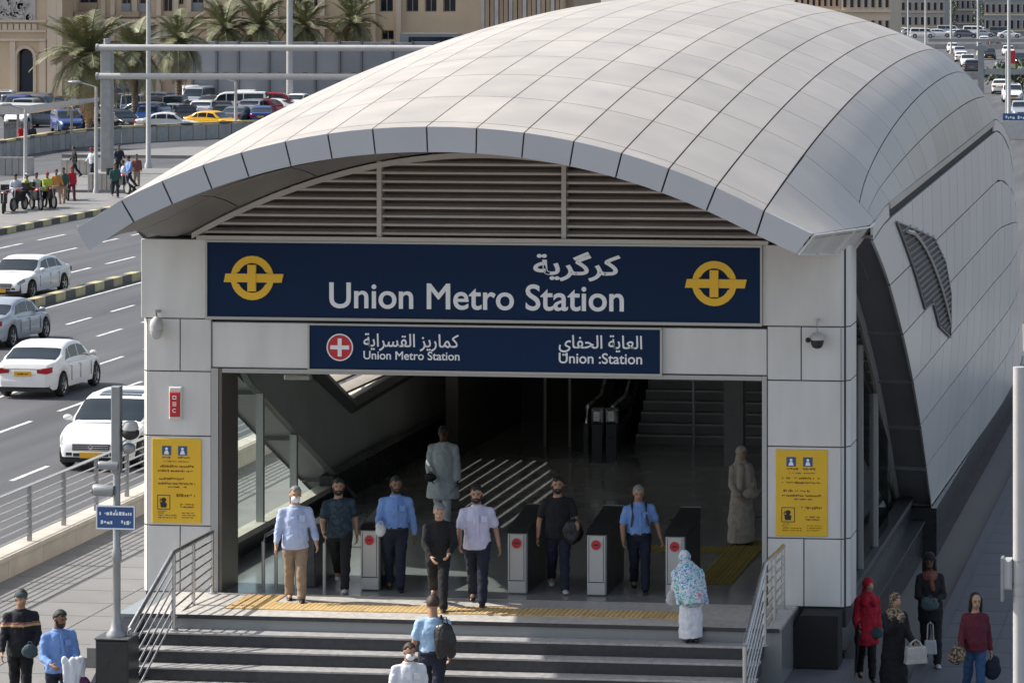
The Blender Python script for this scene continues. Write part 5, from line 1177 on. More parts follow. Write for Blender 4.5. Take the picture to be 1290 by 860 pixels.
# parked and moving cars further off: fewer parts, one mesh set per colour
FAR = {}
for k in ('white', 'silver', 'black', 'blue', 'grey', 'red', 'yellow'): FAR[k] = None
def far_car(kind, colour, p, rz, label, group):
    key = (kind, colour)
    if FAR.get(key) is None:
        c = make_car(label, 'car_' + colour, kind, False, group=group); FAR[key] = c; c.location = p; c.rotation_euler = (0, 0, rz)
    else: c = dup(FAR[key], p, rz, label, group)
    return c
rr = random.Random(5)
def far_px(kind, colour, px, py, rz, label, group='cars in the car park'):
    p = at(px, py, RZ); p.z = RZ - .004; return far_car(kind, colour, p, rz, label, group)
far_px('sedan', 'yellow', 268, 165, PI / 2 - .25, 'yellow taxi parked behind the painted barrier')
far_px('sedan', 'white', 212, 167, PI / 2 + .2, 'white saloon parked left of the yellow taxi')
far_px('suv', 'blue', 84, 166, .5, 'dark blue car parked beyond the pale canopy')
far_px('suv', 'black', 150, 166, .9, 'black car parked behind the gantry post')
far_px('van', 'white', 241, 137, .35, 'white van facing forward between the palm trunks')
far_px('sedan', 'silver', 222, 154, PI / 2, 'silver saloon behind the white saloon near the palms')
x = 20; i = 0
cols = ['white', 'grey', 'black', 'silver', 'white', 'grey', 'red', 'white']
for x, y, kd, w in [(28, 160, 'suv', 'just right of the canopy post'), (58, 160, 'sedan', 'under the canopy'), (118, 165, 'sedan', 'at the foot of the lone palm'), (176, 155, 'suv', 'left of the slim lamp post'), (258, 152, 'suv', 'straight behind the taxi'), (300, 158, 'sedan', 'just right of the taxi'), (318, 150, 'suv', 'right of the short grey post'), (342, 147, 'sedan', 'left of the thick lamp post'),
        (300, 146, 'van', 'behind the short grey post'), (160, 148, 'van', 'behind the gantry post'), (200, 146, 'suv', 'between two palm trunks'), (128, 150, 'suv', 'left of the gantry post'), (96, 152, 'sedan', 'behind the dark blue car'), (40, 150, 'van', 'above the canopy'), (330, 141, 'suv', 'before the hoarding, left of the thick lamp post'), (280, 142, 'sedan', 'before the hoarding above the taxi'),
        (375, 140, 'sedan', 'right of the thick lamp post'), (186, 140, 'suv', 'beside the slim lamp post, in the back row'), (150, 141, 'sedan', 'in the back row behind the gantry post'), (360, 134, 'suv', 'at the foot of the thick lamp post'), (310, 136, 'sedan', 'farthest before the hoarding')]:
    far_px(kd, cols[i % 8], x, y, rr.choice([PI / 2, -PI / 2, 0, PI]) + rr.uniform(-.2, .2), '%s %s in the car park, %s' % (cols[i % 8], {'sedan': 'saloon', 'suv': 'estate car', 'van': 'van'}[kd], w)); i += 1
NM = ['far left', 'left', 'centre left', 'centre', 'centre right', 'right', 'far right']
for row, y in enumerate((138.5, 144.5, 150.5, 156.5)):
    for k in range(7):
        x = 6 + k * 50 + row * 9 + rr.uniform(-6, 6)
        if x > 372 - row * 12: continue
        kd = rr.choice(['sedan', 'suv', 'sedan', 'van']); cc = rr.choice(['white', 'white', 'silver', 'black', 'grey', 'blue'])
        far_px(kd, cc, x, y + rr.uniform(-1, 1), rr.choice([0, PI, .25, PI + .2]), '%s %s in the %s row of the car park, %s' % (cc, {'sedan': 'saloon', 'suv': 'estate car', 'van': 'van'}[kd], ['farthest', 'third', 'second', 'nearest'][row], NM[k]))
for k, x in enumerate(range(1140, 1290, 11)):
    far_px(['sedan', 'suv', 'van'][k % 3], ['white', 'silver', 'white', 'grey'][k % 4], x, 44 + (k * 7) % 5, PI / 2, '%s vehicle in the distant cross traffic, %s' % (['white', 'silver', 'white', 'grey'][k % 4], ['first', 'second', 'third', 'fourth', 'fifth', 'sixth', 'seventh', 'eighth', 'ninth', 'tenth', 'eleventh', 'twelfth', 'thirteenth', 'fourteenth'][k] + ' from the roof crest'), 'cars on the far highway')
i = 0
for x, y, w in [(1212, 78, 'second of the queue by the roof'), (1219, 84, 'third of the queue by the roof'), (1209, 71, 'above the queue by the roof'), (1226, 92, 'nearest of the queue by the roof'), (1200, 66, 'farthest of the queue by the roof'), (1246, 75, 'just right of the gantry post'), (1262, 118, 'left of the red sign post'), (1275, 128, 'right of the red sign post'),
        (1287, 150, 'beside the blue sign'), (1254, 60, 'beyond the gantry beam, leftmost'), (1270, 70, 'behind the red sign'), (1286, 82, 'at the frame edge right of the red sign'), (1240, 56, 'beyond the gantry, behind its post')]:
    p = at(x, y, RZ); p.z = RZ - .004
    far_car(('sedan', 'suv')[i % 2], ['white', 'white', 'silver', 'grey', 'white', 'black'][i % 6], p, .1 if i % 3 else PI, '%s car on the far highway, %s' % (['white', 'white', 'silver', 'grey', 'white', 'black'][i % 6], w), 'cars on the far highway'); i += 1
# ---------------------------------------------------------------- motorbikes and riders on the plaza pavement
def bike(label):
    t = thing('motorcycle', label, 'motorcycle', (0, 0, 0), 0, 'motorcycles on the plaza')
    for y, n_ in ((-.62, 'wheel'), (.62, 'wheel')):
        b = MB(); n = 16; pr = [(-.05, .26), (-.05, .31), (.05, .31), (.05, .26)]
        b.add([(px, y + r * math.cos(2 * PI * k / n), .31 + r * math.sin(2 * PI * k / n)) for px, r in pr for k in range(n)], [(i * n + k, i * n + (k + 1) % n, ((i + 1) % 4) * n + (k + 1) % n, ((i + 1) % 4) * n + k) for i in range(4) for k in range(n)])
        w = b.build(n_, 'tyre', t, world=False); MB().tube([(-.02, y, .31), (.02, y, .31)], .24, 12).build('rim', 'rim', w, world=False)
    MB().prism([(-.40, .45), (.35, .40), (.55, .78), (.15, .80), (-.10, .95), (-.42, .92)], -.13, .13, 'yz').build('frame', 'plastic', t, world=False)
    MB().ell((0, -.15, .88), (.15, .28, .14), 12, 8).build('tank', 'car_red', t, smooth=True, world=False)
    MB().bbox(-.14, .14, .05, .75, .80, .90, .03).build('seat', 'leather_black', t, world=False)
    MB().tube([(0, -.62, .31), (0, -.42, 1.02), (-.34, -.32, 1.08)], .025, 6).tube([(0, -.42, 1.02), (.34, -.32, 1.08)], .025, 6).build('fork', 'steel_dull', t, world=False)
    MB().bbox(-.2, .2, .70, 1.05, .90, 1.25, .03).build('top_box', 'car_black', t, world=False)
    return t
B0 = bike('motorcycle standing at the left end of the group of riders'); p = at(5, 268, 0); B0.location = p; B0.rotation_euler = (0, 0, .3)
for x, y, l in ((24, 265, 'motorcycle with a red tank in front of the rider in yellow green'), (46, 264, 'motorcycle in the middle of the group of riders'), (62, 262, 'motorcycle beside the man in a red cap'), (84, 252, 'motorcycle by the person in dark red'), (152, 244, 'motorcycle right of the gantry post')):
    dup(B0, at(x, y, 0), rr.uniform(-.6, .9), l)
def far_person(label, px, py, top, bottom, h=1.7, rz=None, cap=None, sk='brown', z=0.0):
    a = rr.uniform(.1, .35); return person(label, at(px, py, z), h, rr.uniform(-1.2, 1.6) if rz is None else rz, sk, 'black', (top, 1.7), bottom, ((a, .1), (-a, .3)), ((rr.uniform(-.1, .5), .2, .4, .1), (rr.uniform(-.1, .5), .2, .4, .1)), .04, (.1, 0), detail=False, vox=.026, face=False,
                                           extra=((('cap', cap),) if cap else ()), group='people on the far plaza')
for l, x, y, tp, bt, cp in (('rider in grey shirt with a dark helmet at the left of the group', 20, 263, 'cloth_grey', 'cloth_navy', 'cloth_black'), ('rider in a yellow green vest beside the grey shirted rider', 33, 262, 'cloth_lime', 'cloth_denim', 'cloth_grey'), ('rider in pale shirt and dark trousers in the middle of the group', 45, 262, 'cloth_palegrey', 'cloth_navy', None),
                           ('rider in yellow green vest and red cap', 59, 262, 'cloth_lime', 'cloth_navy', 'cloth_crimson'), ('rider in an orange shirt and brown trousers', 71, 257, 'cloth_orange', 'cloth_khaki', None), ('person in green standing behind the orange shirt', 80, 256, 'cloth_green', 'cloth_khaki', None),
                           ('person in a dark red coat at the right of the riders', 90, 253, 'cloth_crimson', 'cloth_maroon', 'cloth_crimson'), ('person in dark clothes walking far left of the gantry post', 94, 224, 'cloth_black', 'cloth_navy', None), ('person in a red cap near the lamp post', 116, 226, 'cloth_grey', 'cloth_navy', 'cloth_crimson'),
                           ('person in green by the kerb right of the gantry post', 145, 249, 'cloth_green', 'cloth_navy', None), ('person in white and blue checks right of the gantry post', 156, 243, 'cloth_paleblue', 'cloth_navy', None), ('tall person in dark blue right of the gantry post', 163, 238, 'cloth_blue', 'cloth_navy', 'cloth_black'), ('person in rust brown right of the gantry post', 172, 236, 'cloth_rust', 'cloth_khaki', None),
                           ('person in dark clothes behind the group by the gantry', 150, 222, 'cloth_navy', 'cloth_black', None), ('person in red near the shelter', 26, 190, 'cloth_crimson', 'cloth_navy', None), ('person in dark blue near the shelter', 40, 190, 'cloth_navy', 'cloth_green', None)):
    far_person(l, x, y, tp, bt, cap=cp)
flush()
# ---------------------------------------------------------------- gantry, lamp posts, barrier and low walls at the far left
p = at(135, 222, RZ); GX, GYY = p.x, p.y
GA = thing('sign_gantry', 'grey steel gantry with a thick post and two long horizontal beams across the far road', 'gantry', (GX, GYY, RZ))
MB().bbox(GX - .29, GX + .29, GYY - .28, GYY + .3, RZ, 7.15, .03).build('post', 'galv', GA)
MB().bbox(GX - .55, GX + .55, GYY - .5, GYY + .5, RZ - .02, RZ + .25, .03).build('base', 'concrete', GA)
for z in (7.0, 5.42): 
    MB().tube([(GX - .45, GYY - .35, z), (GX + 24, GYY - .35, z)], .17, 12).build('beam', 'pole_white', GA, smooth=True)
    MB().tube([(GX - .50, GYY - .35, z), (GX - .38, GYY - .35, z)], .21, 12).build('end_cap', 'galv', GA)
MB().tube([(GX - 4.4 + 4.4, GYY, 7.1), (GX, GYY, 7.5)], .2, 10).build('cap', 'galv', GA)
def lamp(px, py, ytop, r, label, Y=None):
    p = at(px, py, RZ); s = FPX / (-SN * p.x + CS * p.y); zt = H - (ytop - PCY) / s
    t = thing('street_lamp', label, 'lamp post', (p.x, p.y, RZ), 0, 'tall lamp posts along the roads')
    MB().lathe([(r * 1.9, 0), (r * 1.9, .25), (r * 1.25, .4), (r * 1.1, zt * .5), (r * .9, zt - RZ)], 10, (p.x, p.y, RZ)).build('post', 'pole_white', t, smooth=True)
    if ytop > -5: MB().tube([(p.x, p.y, zt), (p.x - .9, p.y, zt + .25)], r * .5, 6).build('arm', 'galv', t); MB().ell((p.x - 1.1, p.y, zt + .26), (.38, .14, .08), 10, 6).build('lamp_head', 'galv', t)
    else: MB().tube([(p.x, p.y, zt - .05), (p.x - 1.2, p.y, zt + .3)], r * .5, 6).build('arm', 'galv', t)
    return t
lamp(187, 213, -90, .12, 'slim pale lamp post right of the gantry post')
lamp(365, 139, -120, .24, 'thick pale lamp post rising behind the roof at the left')
lamp(297, 172, 104, .11, 'short grey post right of the yellow taxi')
lamp(121, 246, 110, .08, 'thin post standing left of the gantry post')
lamp(32, 236, 138, .09, 'thin dark post in front of the pale canopy')
# barrier with painted top
BP = [(-75.2, 203), (-76.0, 211), (-76.0, 219), (-75, 225), (-72.5, 230), (-69.5, 235), (-66, 238.5)]
BR = thing('road_barrier', 'curving concrete barrier of upright slabs with a yellow painted top', 'barrier', (BP[0][0], BP[0][1], 0)); k = 0
for a, c in zip(BP, BP[1:]):
    a, c = Vector((*a, 0)), Vector((*c, 0)); d = c - a; n = max(1, int(d.length / 1.1)); u = d.normalized()
    for i in range(n):
        m_ = a + d * ((i + .5) / n); h = .95 if k > 4 else .95
        MB().obox(m_ + Vector((0, 0, h / 2 - .15)), .14, d.length / n / 2 - .04, h / 2 + .05, Vector((u.y, -u.x, 0)), u, (0, 0, 1)).build('slab', 'concrete' if k % 2 else 'galv', BR)
        MB().obox(m_ + Vector((0, 0, h + .01)), .17, d.length / n / 2 - .005, .07, Vector((u.y, -u.x, 0)), u, (0, 0, 1)).build('coping', 'kerb_yellow' if k % 3 else 'kerb_black', BR); k += 1
struct(MB().prism([(-80, 212), (-77, 212), (-77, 226), (-73.5, 233), (-70, 238), (-78, 240), (-84, 236), (-83, 222)], RZ, .12, 'xy').build('sand_bed', 'sand'))
struct(MB().prism([(-72.5, 206.5), (-62, 206), (-58, 211), (-60, 218), (-68, 217)], RZ - .05, .06, 'xy').build('traffic_island', 'pave_light'))
struct(MB().prism([(-66, 172), (-57, 171.5), (-54, 176), (-56, 190), (-60, 193), (-66, 190)], RZ - .05, .04, 'xy').build('corner_pavement', 'pave_light'))
for x0, x1, y_, lab, w_ in ((78, 118, 221, 'long low pale wall behind the riders', 'stone'), (0, 42, 218, 'low grey wall at the far left edge', 'concrete'), (112, 142, 240, 'low pale kerb wall beside the gantry post', 'stone')):
    a, c = at(x0, y_, 0), at(x1, y_, 0); n = 5
    t = thing('low_wall', lab, 'wall', (a.x, a.y, 0))
    for i in range(n):
        p0, p1 = a.lerp(c, i / n), a.lerp(c, (i + 1) / n); MB().obox((p0 + p1) / 2 + Vector((0, 0, .38)), (p1 - p0).length / 2 - .015, .2, .5, (p1 - p0).normalized(), (0, 1, 0), (0, 0, 1)).build('block', w_, t)
# hedge along the barrier: low leafy ground cover
b = MB(); r2 = random.Random(2)
for i in range(700):
    x = r2.uniform(-81, -68.5); y = 238.6 + r2.uniform(-.6, .6) + (x + 75) * .25; c = Vector((x, y, r2.uniform(0, .45))); a = Vector((r2.uniform(-1, 1), r2.uniform(-1, 1), r2.uniform(-.3, 1))).normalized(); q = a.orthogonal().normalized()
    b.add([c - q * .12, c + a * .12, c + q * .12, c - a * .12], [(0, 1, 2, 3)])
stuff(b.build('hedge_plants', 'leaf'))
# pale canopy at the far left
p = at(55, 186, 0); t = thing('canopy', 'pale flat canopy roof on posts at the far left', 'canopy', (p.x, p.y, 0)); s = FPX / (-SN * p.x + CS * p.y)
a, c = at_y(-20, 140, p.y), at_y(112, 128, p.y); z = a.z
MB().prism([(a.x, z - .1), (at_y(35, 141, p.y).x, z - .15), (c.x, c.z - .05), (c.x, c.z + .2), (at_y(50, 130, p.y).x, z + .45), (a.x, z + .5)], p.y - 2, p.y + 2).build('roof', 'pole_white', t)
for x in (at_y(4, 150, p.y).x, at_y(33, 150, p.y).x, at_y(100, 150, p.y).x): MB().tube([(x, p.y - 1.5, RZ), (x, p.y - 1.5, z)], .09, 8).build('post', 'galv', t)
for k in range(5):
    x0 = at_y(-5 + 7 * k, 150, p.y).x; MB().box(x0, x0 + .38, p.y + 1.4, p.y + 1.45, RZ, 1.6).build('glass_panel', 'dark_glass', t)
# ---------------------------------------------------------------- palms
def frond_mesh(L, droop, seed, m):
    r = random.Random(seed); b = MB(); n = 14; P = []
    for i in range(n + 1):
        f = i / n; P.append(Vector((0, L * (f - .10 * f * f * droop * 2), L * (.42 * f - droop * .95 * f * f))))
    b.tube(P, [.045 * (1 - .8 * i / n) for i in range(n + 1)], 4)
    for i in range(3, n * 3):
        f = i / (n * 3 + .5); k = f * n; j = int(k); p = P[j].lerp(P[j + 1], k - j); tn = (P[j + 1] - P[j]).normalized(); ln = (.70 * math.sin(PI * min(1, f * .85 + .12)) + .12) * L * .33
        for s in (-1, 1):
            d = (Vector((s * .85, 0, 0)) + tn * .75 + Vector((0, 0, .22 + r.uniform(-.25, .1)))).normalized(); e = p + d * ln + Vector((0, 0, -ln * .22)); w = tn * .030 * L / 2.4
            b.add([p - w, p + w, p.lerp(e, .6) + w * .8, e, p.lerp(e, .6) - w * .8], [(0, 1, 2, 3, 4)])
    return b.mesh('frond', m)
FM = [frond_mesh(2.5, .35, 1, 'frond'), frond_mesh(2.6, .75, 2, 'frond'), frond_mesh(2.4, 1.15, 3, 'frond'), frond_mesh(2.1, 1.45, 4, 'frond_dry')]
def palm(label, h, n=40, seed=0, sc=1.0):
    t = thing('palm_tree', label, 'palm', (0, 0, 0), 0, 'date palms before the tan building'); r = random.Random(seed); pr = []
    k = int(h / .22)
    for i in range(k): z = h * i / k; rr_ = .26 - .05 * i / k; pr += [(rr_ + .035, z), (rr_ - .01, z + h / k * .85)]
    MB().lathe(pr, 10).build('trunk', 'trunk', t, world=False)
    MB().ell((0, 0, h), (.42, .42, .6), 10, 8).build('crown_base', 'trunk', t, smooth=True, world=False)
    for i in range(n):
        f = (i + .5) / n; el = 1.25 - 2.0 * f ** 1.1; me = FM[min(3, int(f * 3.6) if f < .86 else 3)]; o = link('frond', me, t); o.location = (0, 0, h + .25 - .5 * f)
        o.rotation_euler = (el * .75 - .1, 0, i * 2.39996 + r.uniform(-.2, .2)); o.scale = (sc * r.uniform(.85, 1.15),) * 3
    return t
PLAB = ['large date palm standing alone at the left before the arched window', 'date palm just right of the gantry post', 'date palm between the slim lamp post and the grey hoarding', 'date palm behind the left end of the grey hoarding', 'date palm left of the thick lamp post behind the hoarding', 'date palm right of the thick lamp post behind the hoarding', 'rightmost date palm behind the hoarding']
for i, (px, py, cy, n) in enumerate(((112, 170, 72, 54), (170, 156, 66, 46), (225, 150, 54, 44), (283, 134, 36, 36), (328, 134, 34, 36), (384, 133, 34, 34), (445, 132, 28, 34))):
    p = at(px, py, RZ); s = FPX / (-SN * p.x + CS * p.y); h = H - (cy - PCY) / s; t = palm(PLAB[i], h, n, i, (1.0, .95, .92, 1.0, 1.05, 1.0, .95)[i] * (1.32 if i else 1.6)); t.location = (p.x, p.y, RZ)
# ---------------------------------------------------------------- hoarding
a, c = at(238, 136, RZ), at(600, 136, RZ); HY = a.y + 1
HO = thing('site_hoarding', 'tall grey hoarding of metal panels on posts in front of the tan building', 'hoarding', (a.x, HY, RZ)); x = a.x; k = 0; hz = [5.55, 5.5, 5.6, 5.5]
xe = at_y(620, 136, HY).x
while x < xe:
    w = (2.15, 1.9, 2.7, 1.75, 2.3)[k % 5]; s = 14.9
    MB().bbox(x + .10, x + w - .10, HY, HY + .08, 2.9, 5.55 - .04 * (k % 3), .02).build('upper_panel', 'hoard', HO); MB().bbox(x + .10, x + w - .10, HY + .02, HY + .08, RZ + .1, 2.86, .02).build('lower_panel', 'hoard', HO)
    MB().box(x - .09, x + .09, HY - .12, HY + .1, RZ, 5.6).build('post', 'hoard_post', HO); x += w; k += 1
a2, c2 = at_y(500, 45, HY + 3), at_y(572, 45, HY + 3)
t = thing('site_cabin', 'pale blue grey cabin wall with a dark window strip above the hoarding', 'cabin', (a2.x, HY + 5, 0))
MB().box(a2.x, c2.x, HY + 4, HY + 6, RZ, 6.2).build('wall', 'hoard', t); MB().box(a2.x + .8, c2.x - .3, HY + 3.9, HY + 3.99, 5.2, 5.9).build('window', 'pane_dark', t)
# ---------------------------------------------------------------- tan building
BY = 303.0
def bx(px, py=0): return at_y(px, py, BY)
TB = thing('stone_building', 'long tan stone building with dark windows and an arched doorway behind the palms', 'building', (bx(300).x, BY, RZ))
X0, X1, XA, XB = bx(-40).x, bx(78).x, bx(480).x, bx(540).x; XE = bx(700).x; ZT = 19
def wall_with(name, x0, x1, z0, z1, y, holes, m, d=.5, arch_=None):
    xs = sorted({x0, x1} | {h[0] for h in holes} | {h[1] for h in holes}); zs = sorted({z0, z1} | {h[2] for h in holes} | {h[3] for h in holes}); b = MB()
    for xa, xb in zip(xs, xs[1:]):
        for za, zb in zip(zs, zs[1:]):
            xm, zm = (xa + xb) / 2, (za + zb) / 2
            if not any(h[0] < xm < h[1] and h[2] < zm < h[3] for h in holes): b.add([(xa, y, za), (xb, y, za), (xb, y, zb), (xa, y, zb)], [(0, 1, 2, 3)])
    for h in holes: b.add([(h[0], y, h[2]), (h[1], y, h[2]), (h[1], y, h[3]), (h[0], y, h[3]), (h[0], y + d, h[2]), (h[1], y + d, h[2]), (h[1], y + d, h[3]), (h[0], y + d, h[3])], [(0, 1, 5, 4), (1, 2, 6, 5), (2, 3, 7, 6), (3, 0, 4, 7)])
    return b.build(name, m, TB)
def win(x0, x1, z0, z1, y, rail=None):
    f = MB(); e = .07
    for q in ((x0, x0 + e, z0, z1), (x1 - e, x1, z0, z1), (x0 + e, x1 - e, z0, z0 + e), (x0 + e, x1 - e, z1 - e, z1), ((x0 + x1) / 2 - .03, (x0 + x1) / 2 + .03, z0 + e, z1 - e)): f.box(q[0], q[1], y + .25, y + .35, q[2], q[3])
    f = f.build('window', 'tan_dark', TB); MB().box(x0 + .01, x1 - .01, y + .36, y + .40, z0 + .01, z1 - .01).build('pane', 'pane_dark', f)
    if rail: MB().box(x0 + .02, x1 - .02, y - .06, y - .02, z0, z0 + .8).build('railing', rail, f)
zz = lambda y: bx(300, y).z
# left wing, nearer, with relief and arched door
YW = BY - 4; wx = lambda px: at_y(px, 60, YW).x; wz = lambda py: at_y(30, py, YW).z
ax0, ax1 = wx(22), wx(42); az0, azs = wz(116), wz(72); n = 14; cx = (ax0 + ax1) / 2; ra = (ax1 - ax0) / 2
wall_with('wall', wx(-60), wx(76), RZ, ZT, YW, [(ax0, ax1, az0, azs + ra)], 'tan_stone', .8)
b = MB(); arc = [(cx + ra * math.cos(PI * k / n), azs + ra * math.sin(PI * k / n)) for k in range(n + 1)]
b.add([(x, YW - .003, z) for x, z in arc] + [(ax0, YW - .003, azs + ra + .02), (ax1, YW - .003, azs + ra + .02)], [tuple(range(n // 2 + 1)) + (n + 2,), tuple(range(n // 2, n + 1)) + (n + 1,)]); b.build('arch_spandrel', 'tan_stone', TB)
dr = MB().box(ax0 + .01, ax1 - .01, YW + .5, YW + .6, az0, azs + ra - .01).build('arched_window', 'pane_dark', TB)
b = MB(); ring_mb(b, cx, azs, ra + .28, ra + .01, YW - .12, YW + .1, 0, PI, 16); b.box(ax0 - .28, ax0 - .01, YW - .12, YW + .1, az0, azs); b.box(ax1 + .01, ax1 + .28, YW - .12, YW + .1, az0, azs); b.build('architrave', 'tan_light', TB)
rl = MB().box(wx(-60), wx(45), YW - .12, YW + .0, wz(27), wz(-30)).build('relief_panel', 'relief', TB)
r3 = random.Random(9); b = MB()
for k in range(60):
    x, z = r3.uniform(wx(-10), wx(43)), r3.uniform(wz(25), wz(-12)); ring_mb(b, x, z, r3.uniform(.15, .42), r3.uniform(.08, .12), YW - .22, YW - .11, r3.uniform(0, 3), r3.uniform(4, 6.2), 9)
b.build('relief_scrolls', 'relief', rl)
for k in range(8): MB().bbox(wx(-12 + 7.5 * k) + .04, wx(-12 + 7.5 * (k + 1)) - .06, YW - .18, YW, wz(38), wz(30), .04).build('frieze_block', 'tan_light', TB)
for py, dd in ((52, .2), (28.5, .28), (41, .16), (120, .25)): MB().box(wx(-60), wx(60 if py != 120 else 76) - .002 * py, YW - dd, YW + .02, wz(py), wz(py) + .22).build('string_course', 'tan_light', TB)
for px, w_ in ((13, .5), (50, .6), (60, .9), (72, .5)): MB().box(wx(px), wx(px) + w_, YW - .15, YW + .02, RZ, wz(52) - .03 if px < 52 else ZT).build('pilaster', 'tan_light', TB)
MB().box(wx(76) - .3, wx(76), YW + .02, BY + .5, RZ, ZT).build('wing_side', 'tan_stone', TB)
# long wing
holes = []; W_ = []
for x0, x1, y1, y0, rl_ in ((79, 88, -14, 17, 'hoard'), (99, 123, -14, 15, 'tan_dark'), (153, 165, -14, 16, 'hoard'), (175, 190, -14, 16, 'hoard'), (205, 217, -14, 15, None), (224, 231, -14, 6, None), (241, 256, -14, 15, 'hoard'), (286, 295, -14, 6, None), (312, 325, -14, 2, None), (368, 383, -14, 13, None), (388, 400, -14, 13, None), (430, 457, -14, 6, None), (478, 495, -14, 15, None), (511, 527, -14, 15, None), (535, 550, -14, 15, None), (558, 574, -14, 15, None), (80, 90, 106, 128, None), (480, 496, 38, 50, None)):
    h = (bx(x0).x, bx(x1).x, zz(y0), zz(y1)); holes.append(h); W_.append((h, rl_))
wall_with('wall', bx(76).x - .2, bx(606).x, RZ, ZT, BY, holes, 'tan_stone')
for h, rl_ in W_: win(*h, BY, rl_)
for py, d_, m_, h_ in ((24, .5, 'tan_light', .35), (20, .35, 'tan_dark', .18), (34, .3, 'tan_light', .2)): MB().box(bx(92).x, bx(470).x, BY - d_, BY + .02, zz(py) - h_, zz(py)).build('string_course', m_, TB)
for px in (92, 128, 140, 168, 198, 220, 236, 262, 300, 345, 362, 404, 468, 500): MB().box(bx(px).x, bx(px).x + .42, BY - .28, BY + .015, RZ, ZT - .1).build('pilaster', 'tan_light', TB)
for px in (97, 150, 240, 310): MB().bbox(bx(px).x - .1, bx(px + 28).x, BY - .7, BY - .3, zz(22) - .02, zz(15), .05).build('balcony', 'tan_dark', TB)
MB().box(bx(188).x, bx(220).x, BY - .05, BY - .01, zz(60), zz(34)).build('stone_panel', 'relief', TB)
for k in range(18): MB().box(bx(606).x + .02 + k * .42, bx(606).x + .36 + k * .42, BY - .2 - .08 * (k % 2), BY + 1, RZ, ZT).build('facade_fin', 'tan_dark' if k % 3 else 'relief', TB)
MB().box(X0, bx(720).x, BY + 1.2, BY + 14, RZ, ZT + .05).build('core', 'tan_dark', TB)
# ---------------------------------------------------------------- upper right: highway, buildings, trees, lamps, gantry
def block(label, x0, x1, Y, ztop, m, nx, nz, z1=3.0, dpt=12, cat='building'):
    a, c = at_y(x0, 0, Y).x, at_y(x1, 0, Y).x; t = thing('office_building', label, cat, ((a + c) / 2, Y, RZ)); MB().box(a, c, Y, Y + dpt, RZ, ztop).build('wall', m, t)
    pw = (c - a) / nx
    for i in range(nx):
        for j in range(nz):
            z = 1.2 + j * 3.2; f = MB().box(a + pw * i + pw * .22, a + pw * (i + 1) - pw * .22, Y - .10, Y + .0, z, z + 1.9).build('window', 'tan_light', t)
            MB().box(a + pw * i + pw * .28, a + pw * (i + 1) - pw * .28, Y - .14, Y - .102, z + .1, z + 1.8).build('pane', 'pane_dark', f)
    for j in range(nz): MB().box(a - .1, c + .1, Y - .3, Y + .01, 1.2 + j * 3.2 - .45, 1.2 + j * 3.2 - .2).build('string_course', 'tan_light', t)
    return t
block('pinkish stone block rising behind the roof crest at the upper right', 1000, 1058, 420, 26, 'tan_stone', 8, 5)
block('pale stone block with tall windows right of the pinkish one', 1060, 1122, 400, 24, 'tan_light', 7, 5)
block('grey office block far beyond the highway', 1126, 1190, 760, 40, 'concrete', 8, 7)
block('dark office block at the upper right beyond the trees', 1196, 1236, 820, 44, 'hoard', 6, 8)
block('light block at the far upper right corner', 1240, 1310, 700, 40, 'galv', 9, 7)
def tree(label, px, py, h, w, seed):
    p = at(px, py, RZ); t = thing('tree', label, 'tree', (p.x, p.y, RZ), 0, 'trees along the far highway'); r = random.Random(seed)
    MB().tube([(0, 0, 0), (.1, 0, h * .35), (.0, .1, h * .6)], [.28, .2, .12], 8).build('trunk', 'trunk', t, smooth=True, world=False)
    br = MB()
    for k in range(5): a = k * 1.3; br.tube([(.05, 0, h * .32), (math.cos(a) * w * .25, math.sin(a) * w * .25, h * .55), (math.cos(a) * w * .38, math.sin(a) * w * .38, h * .72)], [.12, .08, .04], 6)
    br.build('limbs', 'trunk', t, world=False)
    b = MB(); cl = [(Vector((r.uniform(-.5, .5) * w, r.uniform(-.5, .5) * w, h * r.uniform(.22, .95))), r.uniform(.14, .26) * w) for _ in range(18)]
    for c, q in cl:
        for _ in range(70):
            d = Vector((r.gauss(0, 1), r.gauss(0, 1), r.gauss(0, .8))).normalized() * q * r.uniform(.5, 1); o = c + d; a = Vector((r.gauss(0, 1), r.gauss(0, 1), r.gauss(0, 1))).normalized(); u = a.orthogonal().normalized(); s = r.uniform(.14, .30)
            b.add([o - u * s, o + a * s * .6, o + u * s, o - a * s * .6], [(0, 1, 2, 3)])
    b.build('crown', 'leaf', t, world=False); return t
for i, (px, py, h, w) in enumerate(((1140, 36, 7, 8), (1160, 34, 6, 7), (1180, 36, 7, 8), (1222, 35, 7, 8), (1252, 36, 6, 8), (1284, 36, 7, 8), (1285, 116, 2.6, 5), (1150, 22, 12, 9), (1200, 20, 13, 10), (1268, 20, 13, 10))):
    tree(['rounded dark tree', 'spreading dark tree', 'leafy dark tree'][i % 3] + ' beside the highway, ' + ['first', 'second', 'third', 'fourth', 'fifth', 'sixth', 'seventh', 'eighth', 'ninth', 'tenth', 'eleventh', 'twelfth'][i] + ' from the roof crest', px, py, h, w, i)
for i, (px, py, yt, r) in enumerate(((1076, 40, -60, .12), (1166, 62, -50, .13), (1198, 68, -50, .13), (1232, 70, -60, .14), (1271, 158, -70, .12), (1144, 48, -40, .12))): lamp(px, py, yt, r, 'slim pale lamp post by the far highway, ' + ['above the roof crest', 'left of the gantry', 'between the gantry and the roof', 'just left of the gantry post', 'in front of the red sign', 'by the trees'][i])
p = at(1236, 118, RZ); t = thing('road_gantry', 'steel gantry post with long beams spanning the far highway', 'gantry', (p.x, p.y, RZ)); s = FPX / (-SN * p.x + CS * p.y); zz2 = lambda y: H - (y - PCY) / s; xx2 = lambda x: at_y(x, 0, p.y).x
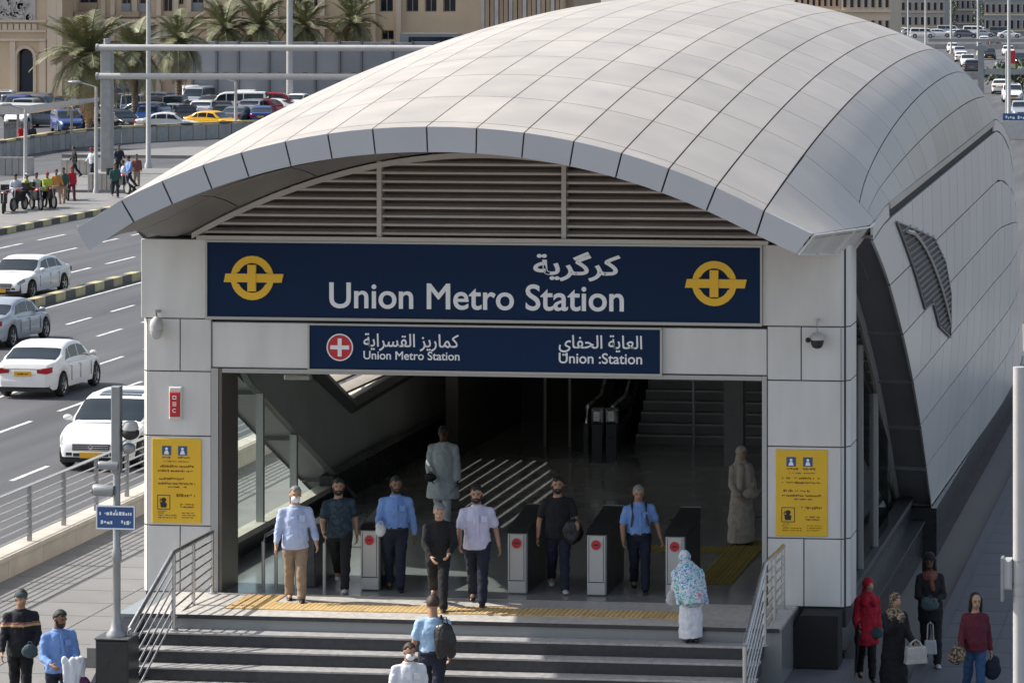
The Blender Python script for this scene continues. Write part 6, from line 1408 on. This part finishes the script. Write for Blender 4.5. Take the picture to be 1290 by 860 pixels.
MB().box(p.x - .28, p.x + .28, p.y - .28, p.y + .28, RZ, zz2(56)).build('post', 'galv', t); MB().box(xx2(1170), xx2(1300), p.y - .2, p.y + .2, zz2(53), zz2(49)).build('beam', 'galv', t); MB().box(p.x + .3, xx2(1300), p.y - .2, p.y + .2, zz2(94), zz2(87)).build('beam', 'galv', t); MB().box(p.x - .6, p.x + .6, p.y - .4, p.y + .4, zz2(64), zz2(58)).build('post_head', 'galv', t)
p = at(1274, 150, RZ); t = thing('red_sign', 'red sign plate on the lamp post at the upper right', 'sign', (p.x, p.y, RZ)); s = FPX / (-SN * p.x + CS * p.y); a, c = at_y(1269, 80, p.y), at_y(1279, 64, p.y)
MB().bbox(a.x, c.x, p.y, p.y + .08, a.z, c.z, .02).build('plate', 'red', t); MB().box(a.x, c.x, p.y + .01, p.y + .08, at_y(1270, 86, p.y).z, a.z - .03).build('band', 'kerb_yellow', t); MB().tube([(a.x - .1, p.y + .1, RZ), (a.x - .1, p.y + .1, c.z)], .06, 8).build('post', 'pole_white', t)
p = at(1278, 176, RZ); a, c = at_y(1263, 152, p.y), at_y(1296, 143, p.y); t = thing('blue_sign', 'low blue sign board behind the right side of the station roof', 'sign', (p.x, p.y, RZ)); MB().bbox(a.x, c.x, p.y, p.y + .1, a.z, c.z, .02).build('board', 'picto', t); strokes(MB(), a.x + .2, c.x - .2, a.z + .1, .25, p.y - .001, 9).build('print', 'letter', t); MB().box(a.x, c.x, p.y + .02, p.y + .3, RZ, a.z - .02).build('base', 'pole_white', t)
for x0, x1, y in ((1255, 1300, 168), (1180, 1300, 100), (1160, 1300, 62)):
    a, c = at(x0, y, RZ), at(x1, y, RZ); t = thing('highway_barrier', 'pale concrete barrier along the far highway, ' + {168: 'below the blue sign', 100: 'behind the gantry post', 62: 'beyond the far cars'}[y], 'barrier', (a.x, a.y, RZ)); n = 8
    for i in range(n): q0, q1 = a.lerp(c, i / n), a.lerp(c, (i + 1) / n); MB().obox((q0 + q1) / 2 + Vector((0, 0, .4)), (q1 - q0).length / 2 - .03, .18, .42, (q1 - q0).normalized(), (0, 1, 0), (0, 0, 1)).build('block', 'concrete', t)
flush()
